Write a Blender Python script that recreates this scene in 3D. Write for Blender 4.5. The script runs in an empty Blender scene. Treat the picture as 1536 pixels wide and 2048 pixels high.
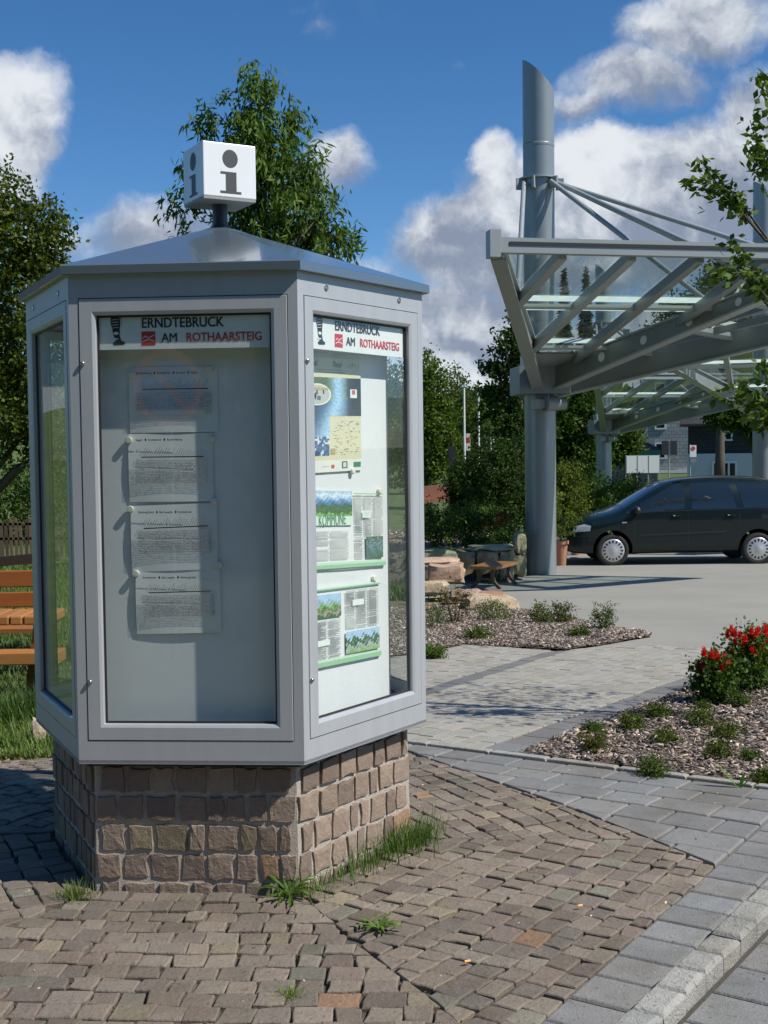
import bpy, math, random
import numpy as np
from mathutils import Vector, Matrix
random.seed(7); rng = np.random.default_rng(7)
S = bpy.context.scene; COL = S.collection
R = math.radians

# ------------------------------------------------------------------ camera
FPX, PITCH, ROLL, EYE = 2500.25, .0471, .0119, 1.6
CX_ = Vector((1, 0, 0)); CU_ = Vector((0, math.sin(PITCH), math.cos(PITCH))); FW = Vector((0, math.cos(PITCH), -math.sin(PITCH)))
RT = CX_ * math.cos(ROLL) - CU_ * math.sin(ROLL)
UP = CX_ * math.sin(ROLL) + CU_ * math.cos(ROLL)
CAM = Vector((0, 0, EYE))
cd = bpy.data.cameras.new('camera'); cam = bpy.data.objects.new('camera', cd); COL.objects.link(cam)
cd.sensor_fit = 'VERTICAL'; cd.sensor_height = 24; cd.sensor_width = 18; cd.lens = FPX / 2048 * 24
cd.clip_start = .05; cd.clip_end = 3000
cam.matrix_world = Matrix(((RT.x, UP.x, -FW.x, 0), (RT.y, UP.y, -FW.y, 0), (RT.z, UP.z, -FW.z, EYE), (0, 0, 0, 1)))
S.camera = cam
S.view_settings.view_transform = 'Standard'; S.view_settings.look = 'None'
S.view_settings.exposure = 0.12; S.view_settings.gamma = 1

# ------------------------------------------------------------------ sun
SUN_AZ, SUN_EL = R(68.7), R(49)          # azimuth from -y towards +x
SUNV = Vector((math.sin(SUN_AZ) * math.cos(SUN_EL), -math.cos(SUN_AZ) * math.cos(SUN_EL), math.sin(SUN_EL)))
ld = bpy.data.lights.new('sun', 'SUN'); ld.energy = 5.0; ld.angle = R(.5); ld.color = (1, .95, .87)
lo = bpy.data.objects.new('sun', ld); COL.objects.link(lo)
lo.rotation_euler = SUNV.to_track_quat('Z', 'Y').to_euler(); lo.location = (0, 0, 30)

def ray(px, py):
    return (FW + RT * ((px - 768) / FPX) - UP * ((py - 1024) / FPX))

# ------------------------------------------------------------------ world: sky and clouds
class NT:
    def __init__(s, nt): s.nt = nt; nt.nodes.clear()
    def n(s, t, **k):
        d = s.nt.nodes.new(t)
        for a, v in k.items(): setattr(d, a, v)
        return d
    def put(s, inp, v):
        if isinstance(v, bpy.types.NodeSocket): s.nt.links.new(v, inp)
        else: inp.default_value = v
    def m(s, op, a, b=0.0, c=None, clamp=False):
        d = s.n('ShaderNodeMath', operation=op, use_clamp=clamp); s.put(d.inputs[0], a); s.put(d.inputs[1], b)
        if c is not None: s.put(d.inputs[2], c)
        return d.outputs[0]
    def vm(s, op, a, b=(0, 0, 0), out=0):
        d = s.n('ShaderNodeVectorMath', operation=op); s.put(d.inputs[0], a); s.put(d.inputs[1], b)
        return d.outputs[out]
    def mix(s, f, a, b, mode='MIX'):
        d = s.n('ShaderNodeMix', data_type='RGBA', blend_type=mode); s.put(d.inputs[0], f); s.put(d.inputs[6], a); s.put(d.inputs[7], b)
        return d.outputs[2]
    def noise(s, vec, scale, detail=4, rough=.55, out=0):
        d = s.n('ShaderNodeTexNoise'); s.put(d.inputs['Vector'], vec); d.inputs['Scale'].default_value = scale
        d.inputs['Detail'].default_value = detail; d.inputs['Roughness'].default_value = rough
        return d.outputs[out]
    def ss(s, v, lo, hi):
        d = s.n('ShaderNodeMapRange', interpolation_type='SMOOTHSTEP'); s.put(d.inputs[0], v)
        s.put(d.inputs[1], lo); s.put(d.inputs[2], hi)
        return d.outputs[0]

world = bpy.data.worlds.new('World'); S.world = world; world.use_nodes = True
W = NT(world.node_tree)
sky = W.n('ShaderNodeTexSky', sky_type='NISHITA'); sky.sun_disc = False; sky.sun_elevation = SUN_EL
sky.sun_rotation = math.pi - SUN_AZ; sky.air_density = .8; sky.dust_density = .15; sky.ozone_density = 3.5; sky.altitude = 400
tc = W.n('ShaderNodeTexCoord'); D = tc.outputs['Generated']
hsv = W.n('ShaderNodeHueSaturation'); W.put(hsv.inputs['Color'], sky.outputs[0]); hsv.inputs['Saturation'].default_value = 1.24; hsv.inputs['Value'].default_value = 2.0
hsv.inputs['Hue'].default_value = .5
CLOUDS = [  # centre (photo), half width, half height (px), density, whiteness
    (10, 255, 130, 145, 1.1, 1.0), (-60, 330, 170, 120, 1.0, .8), (685, 345, 85, 80, .62, .9), (300, 470, 210, 90, .5, .75), (130, 470, 110, 60, .6, .8),
    (1180, 440, 320, 185, 1.3, .95), (985, 340, 70, 80, .9, 1.15), (1210, 330, 230, 75, 1.1, 1.15), (960, 500, 190, 130, 1.0, .72), (1420, 400, 160, 170, 1.05, .5),
    (1290, 170, 165, 80, .62, .85), (1400, 60, 150, 90, .8, 1.0), (1530, 230, 110, 110, .75, .75), (1180, 215, 110, 50, .55, .7),
    (900, 660, 330, 110, 1.1, .8), (650, 620, 280, 120, .9, .8), (300, 640, 300, 90, .8, .9), (960, 770, 400, 60, .9, 1.1), (1300, 700, 300, 120, 1.2, .8),
    (1790, 330, 300, 260, 1.1, .8), (620, 65, 50, 40, .18, .7), (905, 110, 28, 18, .12, .7), (620, 20, 200, 30, .12, .7),
    (-500, 500, 260, 140, 1.1, .8)]
warp = W.noise(D, 7, 10, .62, 1)
Dw = W.vm('ADD', D, W.vm('SCALE', W.vm('SUBTRACT', warp, (.5, .5, .5)), (0, 0, 0)))
Dw.node.inputs  # keep
sc_node = [n for n in world.node_tree.nodes if n.bl_idname == 'ShaderNodeVectorMath' and n.operation == 'SCALE'][0]; sc_node.inputs['Scale'].default_value = .075
dens = None; ws = None; lit = None; wsum = None
for (px, py, rx, ry, dn, wh) in CLOUDS:
    c = ray(px, py).normalized(); t = c.cross(Vector((0, 0, 1))).normalized(); u = t.cross(c).normalized()
    a = W.vm('DOT_PRODUCT', Dw, tuple(t * (FPX / rx)), out=1)
    b = W.vm('DOT_PRODUCT', Dw, tuple(u * (FPX / ry)), out=1)
    cc = W.m('MULTIPLY', W.m('SUBTRACT', W.vm('DOT_PRODUCT', Dw, tuple(c), out=1), 1.0), 5.0)
    ln = W.m('SQRT', W.m('ADD', W.m('ADD', W.m('MULTIPLY', a, a), W.m('MULTIPLY', b, b)), W.m('MULTIPLY', cc, cc)))
    w = W.m('MULTIPLY', W.m('MAXIMUM', W.m('SUBTRACT', 1.0, ln), 0.0), dn)
    bw = W.m('MULTIPLY', w, W.m('ADD', W.m('MULTIPLY', b, .42), wh - .25))
    dens = w if dens is None else W.m('MAXIMUM', dens, w)
    wsum = w if wsum is None else W.m('ADD', wsum, w)
    lit = bw if lit is None else W.m('ADD', lit, bw)
n3 = W.noise(D, 6, 5, .55); n1 = W.noise(Dw, 12, 10, .6); n2 = W.noise(W.vm('ADD', Dw, tuple(Vector((.55, .1, .8)) * .016)), 12, 6, .55)
dd = W.m('ADD', dens, W.m('MULTIPLY', W.m('SUBTRACT', n1, .5), .80))
dd = W.m('MULTIPLY', W.ss(dd, .02, W.m('ADD', .16, W.m('MULTIPLY', n3, .62))), W.ss(dens, 0.0, .10))
litv = W.m('DIVIDE', lit, W.m('MAXIMUM', wsum, .001))
shade = W.m('ADD', litv, W.m('MULTIPLY', W.m('SUBTRACT', n1, n2), 2.6))
shade = W.m('ADD', shade, W.m('MULTIPLY', W.m('SUBTRACT', n3, .5), 1.3))
shade = W.ss(shade, .18, 1.08)
ccol = W.mix(shade, (4.2, 5.0, 6.7, 1), (13.5, 14.0, 14.6, 1))
# below the horizon the sky node is dark: keep it there
skyc = W.mix(W.m('MULTIPLY', dd, .96), hsv.outputs[0], ccol)
bg = W.n('ShaderNodeBackground'); W.put(bg.inputs[0], skyc); bg.inputs[1].default_value = .056
wo = W.n('ShaderNodeOutputWorld'); W.put(wo.inputs[0], bg.outputs[0])

# ------------------------------------------------------------------ terrain height and picking
def sst(a, b, v):
    t = min(1, max(0, (v - a) / (b - a))); return t * t * (3 - 2 * t)
def gz(x, y):
    if y < 5.5: zr = 0
    elif y < 25: zr = -.0345 * (y - 5.5)
    elif y < 60: zr = -.673
    else: zr = -.673 + .006 * (y - 60)
    zl = 0 if y < 6 else max(-.95, -.125 * (y - 6))
    if y > 30: zl += .02 * (y - 30)
    w = sst(.06, .25, -x / max(y, .5)) * sst(5.8, 7, y)
    z = zr * (1 - w) + zl * w
    if x < -11: z += min(4.0, .42 * (-11 - x)) * sst(8, 14, y)
    if y > 90: z += (y - 90) * .02
    return z
def at_y(px, py, Y):
    d = ray(px, py); return CAM + d * (Y / d.y)
def on_plane(px, py, p0, n):
    d = ray(px, py); return CAM + d * ((p0 - CAM).dot(n) / d.dot(n))
def G(px, py):
    d = ray(px, py); z = 0
    for i in range(40):
        t = (z - EYE) / d.z; p = CAM + d * t; z = .5 * z + .5 * gz(p.x, p.y)
    return Vector((p.x, p.y))

# ------------------------------------------------------------------ materials
MATS = {}
def mat(name, col, rough=.6, metal=0, tint=True, var=.12, vs=8, bump=0, bs=60, spec=.5, trans=0, coat=0, tcol=(1.25, 1.35, .55, 1), col2=None, emit=None, vscale=None, dirt=0):
    if name in MATS: return MATS[name]
    m = bpy.data.materials.new(name); m.use_nodes = True; T = NT(m.node_tree)
    tcn = T.n('ShaderNodeTexCoord'); P = tcn.outputs['Object']
    if vscale: P = T.vm('MULTIPLY', P, vscale)
    c = T.n('ShaderNodeRGB'); c.outputs[0].default_value = (*col, 1); c = c.outputs[0]
    nz = T.noise(P, vs, 6, .6)
    if col2: c = T.mix(T.ss(nz, .35, .65), c, (*col2, 1))
    elif var:
        f = T.m('ADD', 1 - var, T.m('MULTIPLY', nz, 2 * var))
        cb = T.n('ShaderNodeCombineXYZ'); [T.put(cb.inputs[i], f) for i in range(3)]
        c = T.mix(1.0, c, cb.outputs[0], 'MULTIPLY')
    if dirt:
        sp = T.ss(T.noise(P, 55, 3, .6), .60, .68); lg = T.ss(T.noise(P, 2.3, 8, .65), .46, .66)
        c = T.mix(T.m('MULTIPLY', sp, dirt), c, T.mix(1.0, c, (.35, .33, .28, 1), 'MULTIPLY')); c = T.mix(T.m('MULTIPLY', lg, dirt * .75), c, T.mix(1.0, c, (.52, .50, .42, 1), 'MULTIPLY'))
        c = T.mix(T.m('MULTIPLY', T.ss(T.noise(P, 130, 2, .5), .66, .72), dirt * .6), c, (.45, .43, .39, 1))
    if tint:
        at = T.n('ShaderNodeAttribute', attribute_name='tint'); c = T.mix(1.0, c, at.outputs['Color'], 'MULTIPLY')
    b = T.n('ShaderNodeBsdfPrincipled'); T.put(b.inputs['Base Color'], c); b.inputs['Roughness'].default_value = rough
    b.inputs['Metallic'].default_value = metal; b.inputs['Specular IOR Level'].default_value = spec
    if coat: b.inputs['Coat Weight'].default_value = coat; b.inputs['Coat Roughness'].default_value = .03
    if bump:
        bp = T.n('ShaderNodeBump'); bp.inputs['Strength'].default_value = bump; bp.inputs['Distance'].default_value = .01
        T.put(bp.inputs['Height'], T.noise(P, bs, 6, .65)); T.put(b.inputs['Normal'], bp.outputs[0])
    out = b.outputs[0]
    if trans:
        tr = T.n('ShaderNodeBsdfTranslucent'); T.put(tr.inputs[0], T.mix(1.0, c, tcol, 'MULTIPLY'))
        mx = T.n('ShaderNodeMixShader'); mx.inputs[0].default_value = trans; T.put(mx.inputs[1], out); T.put(mx.inputs[2], tr.outputs[0]); out = mx.outputs[0]
    o = T.n('ShaderNodeOutputMaterial'); T.put(o.inputs[0], out)
    MATS[name] = m; return m
def glass_mat(name, tintc, refl=1.0, dirt=.03):
    m = bpy.data.materials.new(name); m.use_nodes = True; T = NT(m.node_tree)
    tr = T.n('ShaderNodeBsdfTransparent'); tr.inputs[0].default_value = (*tintc, 1)
    gl = T.n('ShaderNodeBsdfGlossy'); gl.inputs['Roughness'].default_value = .01
    gm = T.n('ShaderNodeNewGeometry'); cs_ = T.m('ABSOLUTE', T.vm('DOT_PRODUCT', gm.outputs['Incoming'], gm.outputs['Normal'], out=1))
    f = T.m('MULTIPLY', T.m('ADD', .075, T.m('MULTIPLY', .925, T.m('POWER', T.m('SUBTRACT', 1.0, cs_, clamp=True), 4.6))), refl, clamp=True)
    mx = T.n('ShaderNodeMixShader'); T.put(mx.inputs[0], f); T.put(mx.inputs[1], tr.outputs[0]); T.put(mx.inputs[2], gl.outputs[0])
    df = T.n('ShaderNodeBsdfDiffuse'); df.inputs[0].default_value = (.6, .62, .6, 1)
    P = T.n('ShaderNodeTexCoord').outputs['Object']
    dm = T.m('MULTIPLY', T.ss(T.noise(P, 6, 5, .6), .3, .8), dirt * 2)
    m2 = T.n('ShaderNodeMixShader'); T.put(m2.inputs[0], dm); T.put(m2.inputs[1], mx.outputs[0]); T.put(m2.inputs[2], df.outputs[0])
    o = T.n('ShaderNodeOutputMaterial'); T.put(o.inputs[0], m2.outputs[0]); MATS[name] = m; return m

M_ALU = mat('silver_powder_coat', (.43, .45, .47), .42, .2, var=.13, vs=1.6, bump=.02, bs=900, vscale=(9, 9, 1.1))
M_ROOF = mat('blue_grey_sheet', (.17, .22, .265), .16, .45, var=.06, vs=2, coat=.3)
M_GASKET = mat('black_rubber', (.018, .019, .022), .6)
M_DARKPOLE = mat('dark_pole_paint', (.035, .04, .06), .4)
M_BOARD = mat('white_board', (.80, .81, .81), .55, var=.03, vs=2)
M_PAPER = mat('paper', (.8, .81, .79), .7, var=.04, vs=8)
M_INK = mat('printed_ink', (1, 1, 1), .5, var=.0)
M_LETTER = mat('black_lettering', (.012, .012, .016), .5, var=0)
M_RED = mat('red_lettering', (.62, .035, .035), .45, var=0)
M_ACRYL = mat('white_acrylic', (.83, .85, .87), .25, var=.03, vs=6)
M_GREYLET = mat('grey_lettering', (.07, .072, .08), .5, var=0)
M_MAGNET = mat('cream_magnet', (.8, .78, .66), .35, var=.04)
M_BOLT = mat('steel_bolt', (.45, .42, .4), .25, .9)
M_GLASS = glass_mat('case_glass', (.93, .965, .955), 1.0, .03)
M_CGLASS = glass_mat('canopy_glass', (.74, .85, .82), 1.3, .12)
M_STONE = mat('porphyry_stone', (.240, .188, .143), .85, bump=.6, bs=70, var=.28, vs=30)
M_MORTAR = mat('mortar', (.50, .45, .385), .95, bump=1.0, bs=160, var=.2, vs=60)
M_SETT = mat('porphyry_sett', (.192, .161, .126), .75, bump=.8, bs=60, var=.25, vs=22, dirt=.5)
M_SAND = mat('joint_sand', (.085, .078, .066), .95, bump=.8, bs=150, var=.4, vs=70)
M_SLAB = mat('grey_slab', (.205, .205, .198), .85, bump=.6, bs=120, var=.2, vs=14, dirt=.6)
M_CURB = mat('pale_concrete_curb', (.37, .36, .325), .9, bump=1.0, bs=90, var=.25, vs=18, dirt=.7)
M_BRICKP = mat('beige_paver', (.31, .297, .258), .9, bump=.3, bs=120, var=.14, vs=10, dirt=.4)
M_DARKP = mat('dark_grey_paver', (.165, .165, .165), .9, bump=.3, bs=120, var=.16, vs=10, dirt=.5)
M_FORE = mat('forecourt_asphalt', (.285, .275, .24), .9, bump=.3, bs=90, col2=(.25, .243, .215), vs=.6, tint=False)
M_SOIL = mat('bark_soil', (.10, .075, .055), .95, bump=1, bs=60, col2=(.16, .125, .095), vs=25, tint=False)
M_CHIP = mat('bark_chip', (.33, .27, .225), .85, var=.2, vs=40)
M_GRASSG = mat('lawn_ground', (.045, .085, .015), .95, bump=1, bs=40, col2=(.085, .12, .03), vs=3, tint=False)
M_BLADE = mat('grass_blade', (.085, .15, .03), .6, trans=.3, var=.1)
M_LEAF = mat('leaf', (.07, .11, .025), .6, trans=.28, var=.1, spec=.22)
M_BARK = mat('bark', (.10, .08, .06), .9, bump=1, bs=40, var=.3, vs=20)
M_WOOD = mat('varnished_orange_wood', (.40, .17, .05), .45, var=.25, vs=5, bump=.2, bs=60, vscale=(1, 6, 6))
M_OLDWOOD = mat('weathered_wood', (.13, .09, .06), .9, var=.3, vs=14, bump=.6, bs=50)
M_SANDST = mat('sandstone', (.36, .30, .22), .9, bump=1.0, bs=22, col2=(.50, .45, .37), vs=6, dirt=.6)
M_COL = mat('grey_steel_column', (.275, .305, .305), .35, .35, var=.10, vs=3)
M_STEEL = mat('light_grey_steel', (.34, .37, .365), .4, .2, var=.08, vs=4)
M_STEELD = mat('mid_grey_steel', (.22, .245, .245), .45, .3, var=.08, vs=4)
M_FRIT = mat('frosted_glass_strip', (.82, .88, .84), .5, trans=.85, var=.05, tcol=(1, 1.02, .98, 1))
M_CARP = mat('dark_green_car_paint', (.004, .012, .013), .3, .0, spec=.3, var=.03, coat=.45, tint=False)
M_CARG = mat('dark_car_glass', (.012, .02, .028), .03, 0, var=0, tint=False, spec=.9)
M_RUBBER = mat('tyre_rubber', (.02, .02, .02), .8)
M_PLAST = mat('black_plastic', (.02, .022, .024), .5)
M_HUB = mat('silver_hubcap', (.55, .56, .57), .3, .5)
M_CHROME = mat('chrome', (.75, .76, .78), .12, .9)
M_TERRA = mat('terracotta', (.42, .20, .12), .8, var=.15)
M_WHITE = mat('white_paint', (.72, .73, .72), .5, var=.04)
M_FLOWER = mat('petal', (1, 1, 1), .5, trans=.2, var=.15, vs=60)
M_GREENP = mat('green_paint', (.01, .14, .10), .5, var=.1)
M_DARKWIN = mat('window_glass', (.015, .018, .024), .08, var=0, tint=False)

def brick_mat(name, c1, c2, mortar, sx, sy, rough=.8, ms=.02, rot=(1.5708, 0, 0)):
    m = bpy.data.materials.new(name); m.use_nodes = True; T = NT(m.node_tree)
    P = T.n('ShaderNodeTexCoord').outputs['Object']; mp = T.n('ShaderNodeMapping'); T.put(mp.inputs[0], P); mp.inputs['Rotation'].default_value = rot
    br = T.n('ShaderNodeTexBrick'); T.put(br.inputs['Vector'], mp.outputs[0])
    for k, v in (('Color1', (*c1, 1)), ('Color2', (*c2, 1)), ('Mortar', (*mortar, 1)), ('Scale', 1), ('Mortar Size', ms), ('Brick Width', sx), ('Row Height', sy)): br.inputs[k].default_value = v
    nz = T.noise(P, 3, 5, .6); c = T.mix(.35, br.outputs[0], T.mix(1.0, br.outputs[0], nz, 'MULTIPLY'))
    b = T.n('ShaderNodeBsdfPrincipled'); T.put(b.inputs['Base Color'], c); b.inputs['Roughness'].default_value = rough
    bp = T.n('ShaderNodeBump'); bp.inputs['Strength'].default_value = .4; bp.inputs['Distance'].default_value = .02; T.put(bp.inputs['Height'], br.outputs['Color']); T.put(b.inputs['Normal'], bp.outputs[0])
    o = T.n('ShaderNodeOutputMaterial'); T.put(o.inputs[0], b.outputs[0]); return m
M_SLATE = brick_mat('slate_shingles', (.32, .34, .35), (.42, .44, .46), (.17, .18, .19), .45, .28)
M_DSLATE = brick_mat('dark_slate_shingles', (.028, .03, .036), (.04, .042, .05), (.015, .015, .02), .4, .25)
M_RTILE = brick_mat('orange_roof_tiles', (.40, .22, .14), (.34, .18, .11), (.15, .08, .05), .3, .3)

# ------------------------------------------------------------------ mesh helpers
def tag(o, label=None, cat=None, group=None, kind=None):
    if label: o['label'] = label
    if cat: o['category'] = cat
    if group: o['group'] = group
    if kind: o['kind'] = kind
    return o
def empty(name, loc, label, cat, group=None, rz=0):
    o = bpy.data.objects.new(name, None); COL.objects.link(o); o.location = loc; o.rotation_euler[2] = rz; o.empty_display_size = .1
    return tag(o, label, cat, group)
class MB:
    def __init__(s): s.v = []; s.f = []; s.t = []
    def add(s, vs, fs, t=(1, 1, 1)):
        b = len(s.v); s.v += [tuple(v) for v in vs]; s.f += [tuple(b + i for i in f) for f in fs]; s.t += [t] * len(fs); return s
    def box(s, c, d, t=(1, 1, 1), rz=0, M=None):
        cx, cy, cz = c; hx, hy, hz = d[0] / 2, d[1] / 2, d[2] / 2
        M = M or Matrix.Rotation(rz, 3, 'Z')
        vs = [Vector(c) + M @ Vector((a * hx, b * hy, e * hz)) for a in (-1, 1) for b in (-1, 1) for e in (-1, 1)]
        return s.add(vs, [(0, 1, 3, 2), (4, 6, 7, 5), (0, 4, 5, 1), (2, 3, 7, 6), (0, 2, 6, 4), (1, 5, 7, 3)], t)
    def beam(s, a, b, w, h, t=(1, 1, 1), up=Vector((0, 0, 1)), h2=None, top=False):
        a = Vector(a); b = Vector(b); d = (b - a).normalized(); sd = d.cross(up).normalized(); u = sd.cross(d).normalized()
        h2 = h if h2 is None else h2; vs = []
        for p, hh in ((a, h), (b, h2)):
            lo_, hi = (-hh, 0) if top else (-hh / 2, hh / 2)
            vs += [p - sd * w / 2 + u * lo_, p + sd * w / 2 + u * lo_, p + sd * w / 2 + u * hi, p - sd * w / 2 + u * hi]
        return s.add(vs, [(3, 2, 1, 0), (4, 5, 6, 7), (0, 1, 5, 4), (1, 2, 6, 5), (2, 3, 7, 6), (3, 0, 4, 7)], t)
    def tube(s, pts, rad, n=8, t=(1, 1, 1), cap=True):
        pts = [Vector(p) for p in pts]; rad = rad if isinstance(rad, (list, tuple)) else [rad] * len(pts)
        vs = []; fs = []; ref = None
        for i, p in enumerate(pts):
            d = (pts[min(i + 1, len(pts) - 1)] - pts[max(i - 1, 0)]).normalized()
            if ref is None: ref = d.orthogonal().normalized()
            ref = (ref - d * ref.dot(d)).normalized(); q = d.cross(ref)
            vs += [p + (ref * math.cos(2 * math.pi * k / n) + q * math.sin(2 * math.pi * k / n)) * rad[i] for k in range(n)]
        for i in range(len(pts) - 1):
            for k in range(n): fs.append((i * n + k, i * n + (k + 1) % n, (i + 1) * n + (k + 1) % n, (i + 1) * n + k))
        if cap: fs.append(tuple(range(n - 1, -1, -1))); fs.append(tuple((len(pts) - 1) * n + k for k in range(n)))
        return s.add(vs, fs, t)
    def lathe(s, c, prof, n=24, t=(1, 1, 1), axis='z', M=None):
        vs = []; fs = []; M = M or Matrix.Identity(3)
        for (r, z) in prof: vs += [Vector(c) + M @ Vector((r * math.cos(2 * math.pi * k / n), r * math.sin(2 * math.pi * k / n), z)) for k in range(n)]
        for i in range(len(prof) - 1):
            for k in range(n): fs.append((i * n + k, i * n + (k + 1) % n, (i + 1) * n + (k + 1) % n, (i + 1) * n + k))
        if prof[0][0] > 1e-6: fs.append(tuple(range(n - 1, -1, -1)))
        if prof[-1][0] > 1e-6: fs.append(tuple((len(prof) - 1) * n + k for k in range(n)))
        return s.add(vs, fs, t)
    def prism(s, poly, z0, z1, t=(1, 1, 1)):
        n = len(poly); vs = [(p[0], p[1], z0) for p in poly] + [(p[0], p[1], z1) for p in poly]
        return s.add(vs, [tuple(range(n - 1, -1, -1)), tuple(range(n, 2 * n))] + [(i, (i + 1) % n, n + (i + 1) % n, n + i) for i in range(n)], t)
    def build(s, name, m, parent=None, smooth=False, angle=None):
        me = bpy.data.meshes.new(name); me.from_pydata(s.v, [], s.f); me.update()
        at = me.attributes.new('tint', 'FLOAT_COLOR', 'FACE')
        arr = np.ones((len(s.f), 4), np.float32); arr[:, :3] = np.array(s.t, np.float32).reshape(-1, 3); at.data.foreach_set('color', arr.ravel())
        me.materials.append(m)
        if smooth:
            me.polygons.foreach_set('use_smooth', [True] * len(me.polygons))
            if angle: me.set_sharp_from_angle(angle=R(angle))
        o = bpy.data.objects.new(name, me); COL.objects.link(o)
        if parent is not None:
            o.parent = parent
            if parent.type == 'EMPTY' or parent.parent is not None or True:
                w = parent_world(parent); o.matrix_parent_inverse = w.inverted()
        return o
def parent_world(p):
    m = Matrix.LocRotScale(p.location, p.rotation_euler, p.scale)
    return m if p.parent is None else parent_world(p.parent) @ p.matrix_parent_inverse @ m
def finish(me_name, V, F, T, m, parent=None):
    V = np.asarray(V, np.float32); F = np.asarray(F, np.int32); me = bpy.data.meshes.new(me_name)
    me.vertices.add(len(V)); me.vertices.foreach_set('co', V.ravel())
    nf, k = F.shape; me.loops.add(nf * k); me.loops.foreach_set('vertex_index', F.ravel()); me.polygons.add(nf)
    me.polygons.foreach_set('loop_start', np.arange(0, nf * k, k, dtype=np.int32)); me.update(calc_edges=True)
    at = me.attributes.new('tint', 'FLOAT_COLOR', 'FACE'); arr = np.ones((nf, 4), np.float32); arr[:, :3] = T; at.data.foreach_set('color', arr.ravel())
    me.materials.append(m); o = bpy.data.objects.new(me_name, me); COL.objects.link(o)
    if parent is not None: o.parent = parent; o.matrix_parent_inverse = parent_world(parent).inverted()
    return o
def leaf_quads(C, Dr, L, Wd):
    """diamond leaves: centre, direction, length, width arrays"""
    n = len(C); side = np.cross(Dr, rng.normal(size=(n, 3))); side /= np.linalg.norm(side, axis=1, keepdims=True) + 1e-9
    L = L[:, None]; Wd = Wd[:, None]
    V = np.stack([C - Dr * L * .5, C + side * Wd * .5 - Dr * L * .05, C + Dr * L * .5, C - side * Wd * .5 - Dr * L * .05], 1).reshape(-1, 3)
    F = np.arange(4 * n).reshape(n, 4); return V, F
def leaf_tint(n, br=.35, yellow=.25, cl=None):
    b = 1 + br * rng.uniform(-1, 1, n); h = yellow * rng.random(n)
    if cl is not None: b *= cl
    return np.stack([b * (1 + h), b, b * (1 - h)], 1)
def crown_cloud(blobs, ncl, per, spread, leaf, wid, droop=.0, shell=.55, flat=1.0):
    """blobs: (centre, (rx,ry,rz)); returns leaf centres, dirs and cluster centres"""
    B = [(np.array(c, float), np.array(r if hasattr(r, '__len__') else (r, r, r), float)) for c, r in blobs]
    w = np.array([np.prod(r) ** (2 / 3) for c, r in B]); w /= w.sum(); idx = rng.choice(len(B), ncl, p=w)
    u = rng.normal(size=(ncl, 3)); u /= np.linalg.norm(u, axis=1, keepdims=True); rad = shell + (1 - shell) * rng.random(ncl) ** .6
    rad *= 1 + .18 * rng.normal(size=ncl)
    cc = np.array([B[i][0] for i in idx]) + u * rad[:, None] * np.array([B[i][1] for i in idx])
    out = u * .7 + rng.normal(size=(ncl, 3)) * .5 + np.array([0, 0, -droop * .5]); out /= np.linalg.norm(out, axis=1, keepdims=True)
    n = ncl * per; k = np.repeat(np.arange(ncl), per)
    s = rng.random(n)[:, None] * spread * 2.2 - spread * .6
    C = cc[k] + out[k] * s + rng.normal(size=(n, 3)) * spread * .38 * np.array([1, 1, flat])
    Dr = out[k] * .6 + rng.normal(size=(n, 3)) * .6 + np.array([0, 0, -droop]); Dr /= np.linalg.norm(Dr, axis=1, keepdims=True)
    ct = 1 + .22 * rng.uniform(-1, 1, ncl)
    L = leaf * rng.uniform(.7, 1.3, n); Wd = wid * rng.uniform(.7, 1.3, n)
    return C, Dr, L, Wd, cc, ct[k], out
def foliage(name, blobs, ncl, per, spread, leaf, wid, parent, col=(1, 1, 1), droop=0., shell=.55, br=.35, yellow=.25, ret=False, m=None):
    C, Dr, L, Wd, cc, ct, out = crown_cloud(blobs, ncl, per, spread, leaf, wid, droop, shell)
    V, F = leaf_quads(C, Dr, L, Wd); T = leaf_tint(len(C), br, yellow, ct) * np.array(col)
    o = finish(name, V, F, T, m or M_LEAF, parent)
    return (o, cc) if ret else o
def tree(name, label, x, y, blobs, ncl, per, spread, leaf, wid, tr=.12, th=None, col=(1, 1, 1), droop=0., limbs=14, shell=.55, group=None, cat='tree', yellow=.25, twig=.012, lean=(0, 0)):
    z0 = gz(x, y); e = empty(name, (x, y, z0), label, cat, group)
    o, cc = foliage('crown', blobs, ncl, per, spread, leaf, wid, e, col, droop, shell, ret=True, yellow=yellow)
    bc = np.mean([np.array(c) for c, r in blobs], axis=0); top = max(c[2] + (r[2] if hasattr(r, '__len__') else r) for c, r in blobs)
    zt = z0 + (top - z0) * .85 if th is None else th
    b = MB(); n = 7; pts = []
    for i in range(n):
        t = i / (n - 1); pts.append(Vector((x + (bc[0] - x) * t * t + lean[0] * math.sin(t * 3) , y + (bc[1] - y) * t * t, z0 - .1 + (zt - z0) * t)))
    b.tube(pts, [tr * (1.25 - t_ / (n - 1) * 1.05) for t_ in range(n)], 8)
    for k in rng.choice(len(cc), min(limbs, len(cc)), replace=False):
        q = Vector(cc[k]); ts = min(.9, max(.25, (q.z - z0) / (zt - z0) - .22)); i = ts * (n - 1); i0 = int(i); p = pts[i0].lerp(pts[min(n - 1, i0 + 1)], i - i0)
        mid = p.lerp(q, .5) + Vector((random.uniform(-.1, .1), random.uniform(-.1, .1), .12)) * (q - p).length
        b.tube([p, mid, q], [tr * .4 * (1.1 - ts), tr * .22, twig * .5], 5)
    b.build('trunk', M_BARK, e, True)
    return e

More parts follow.
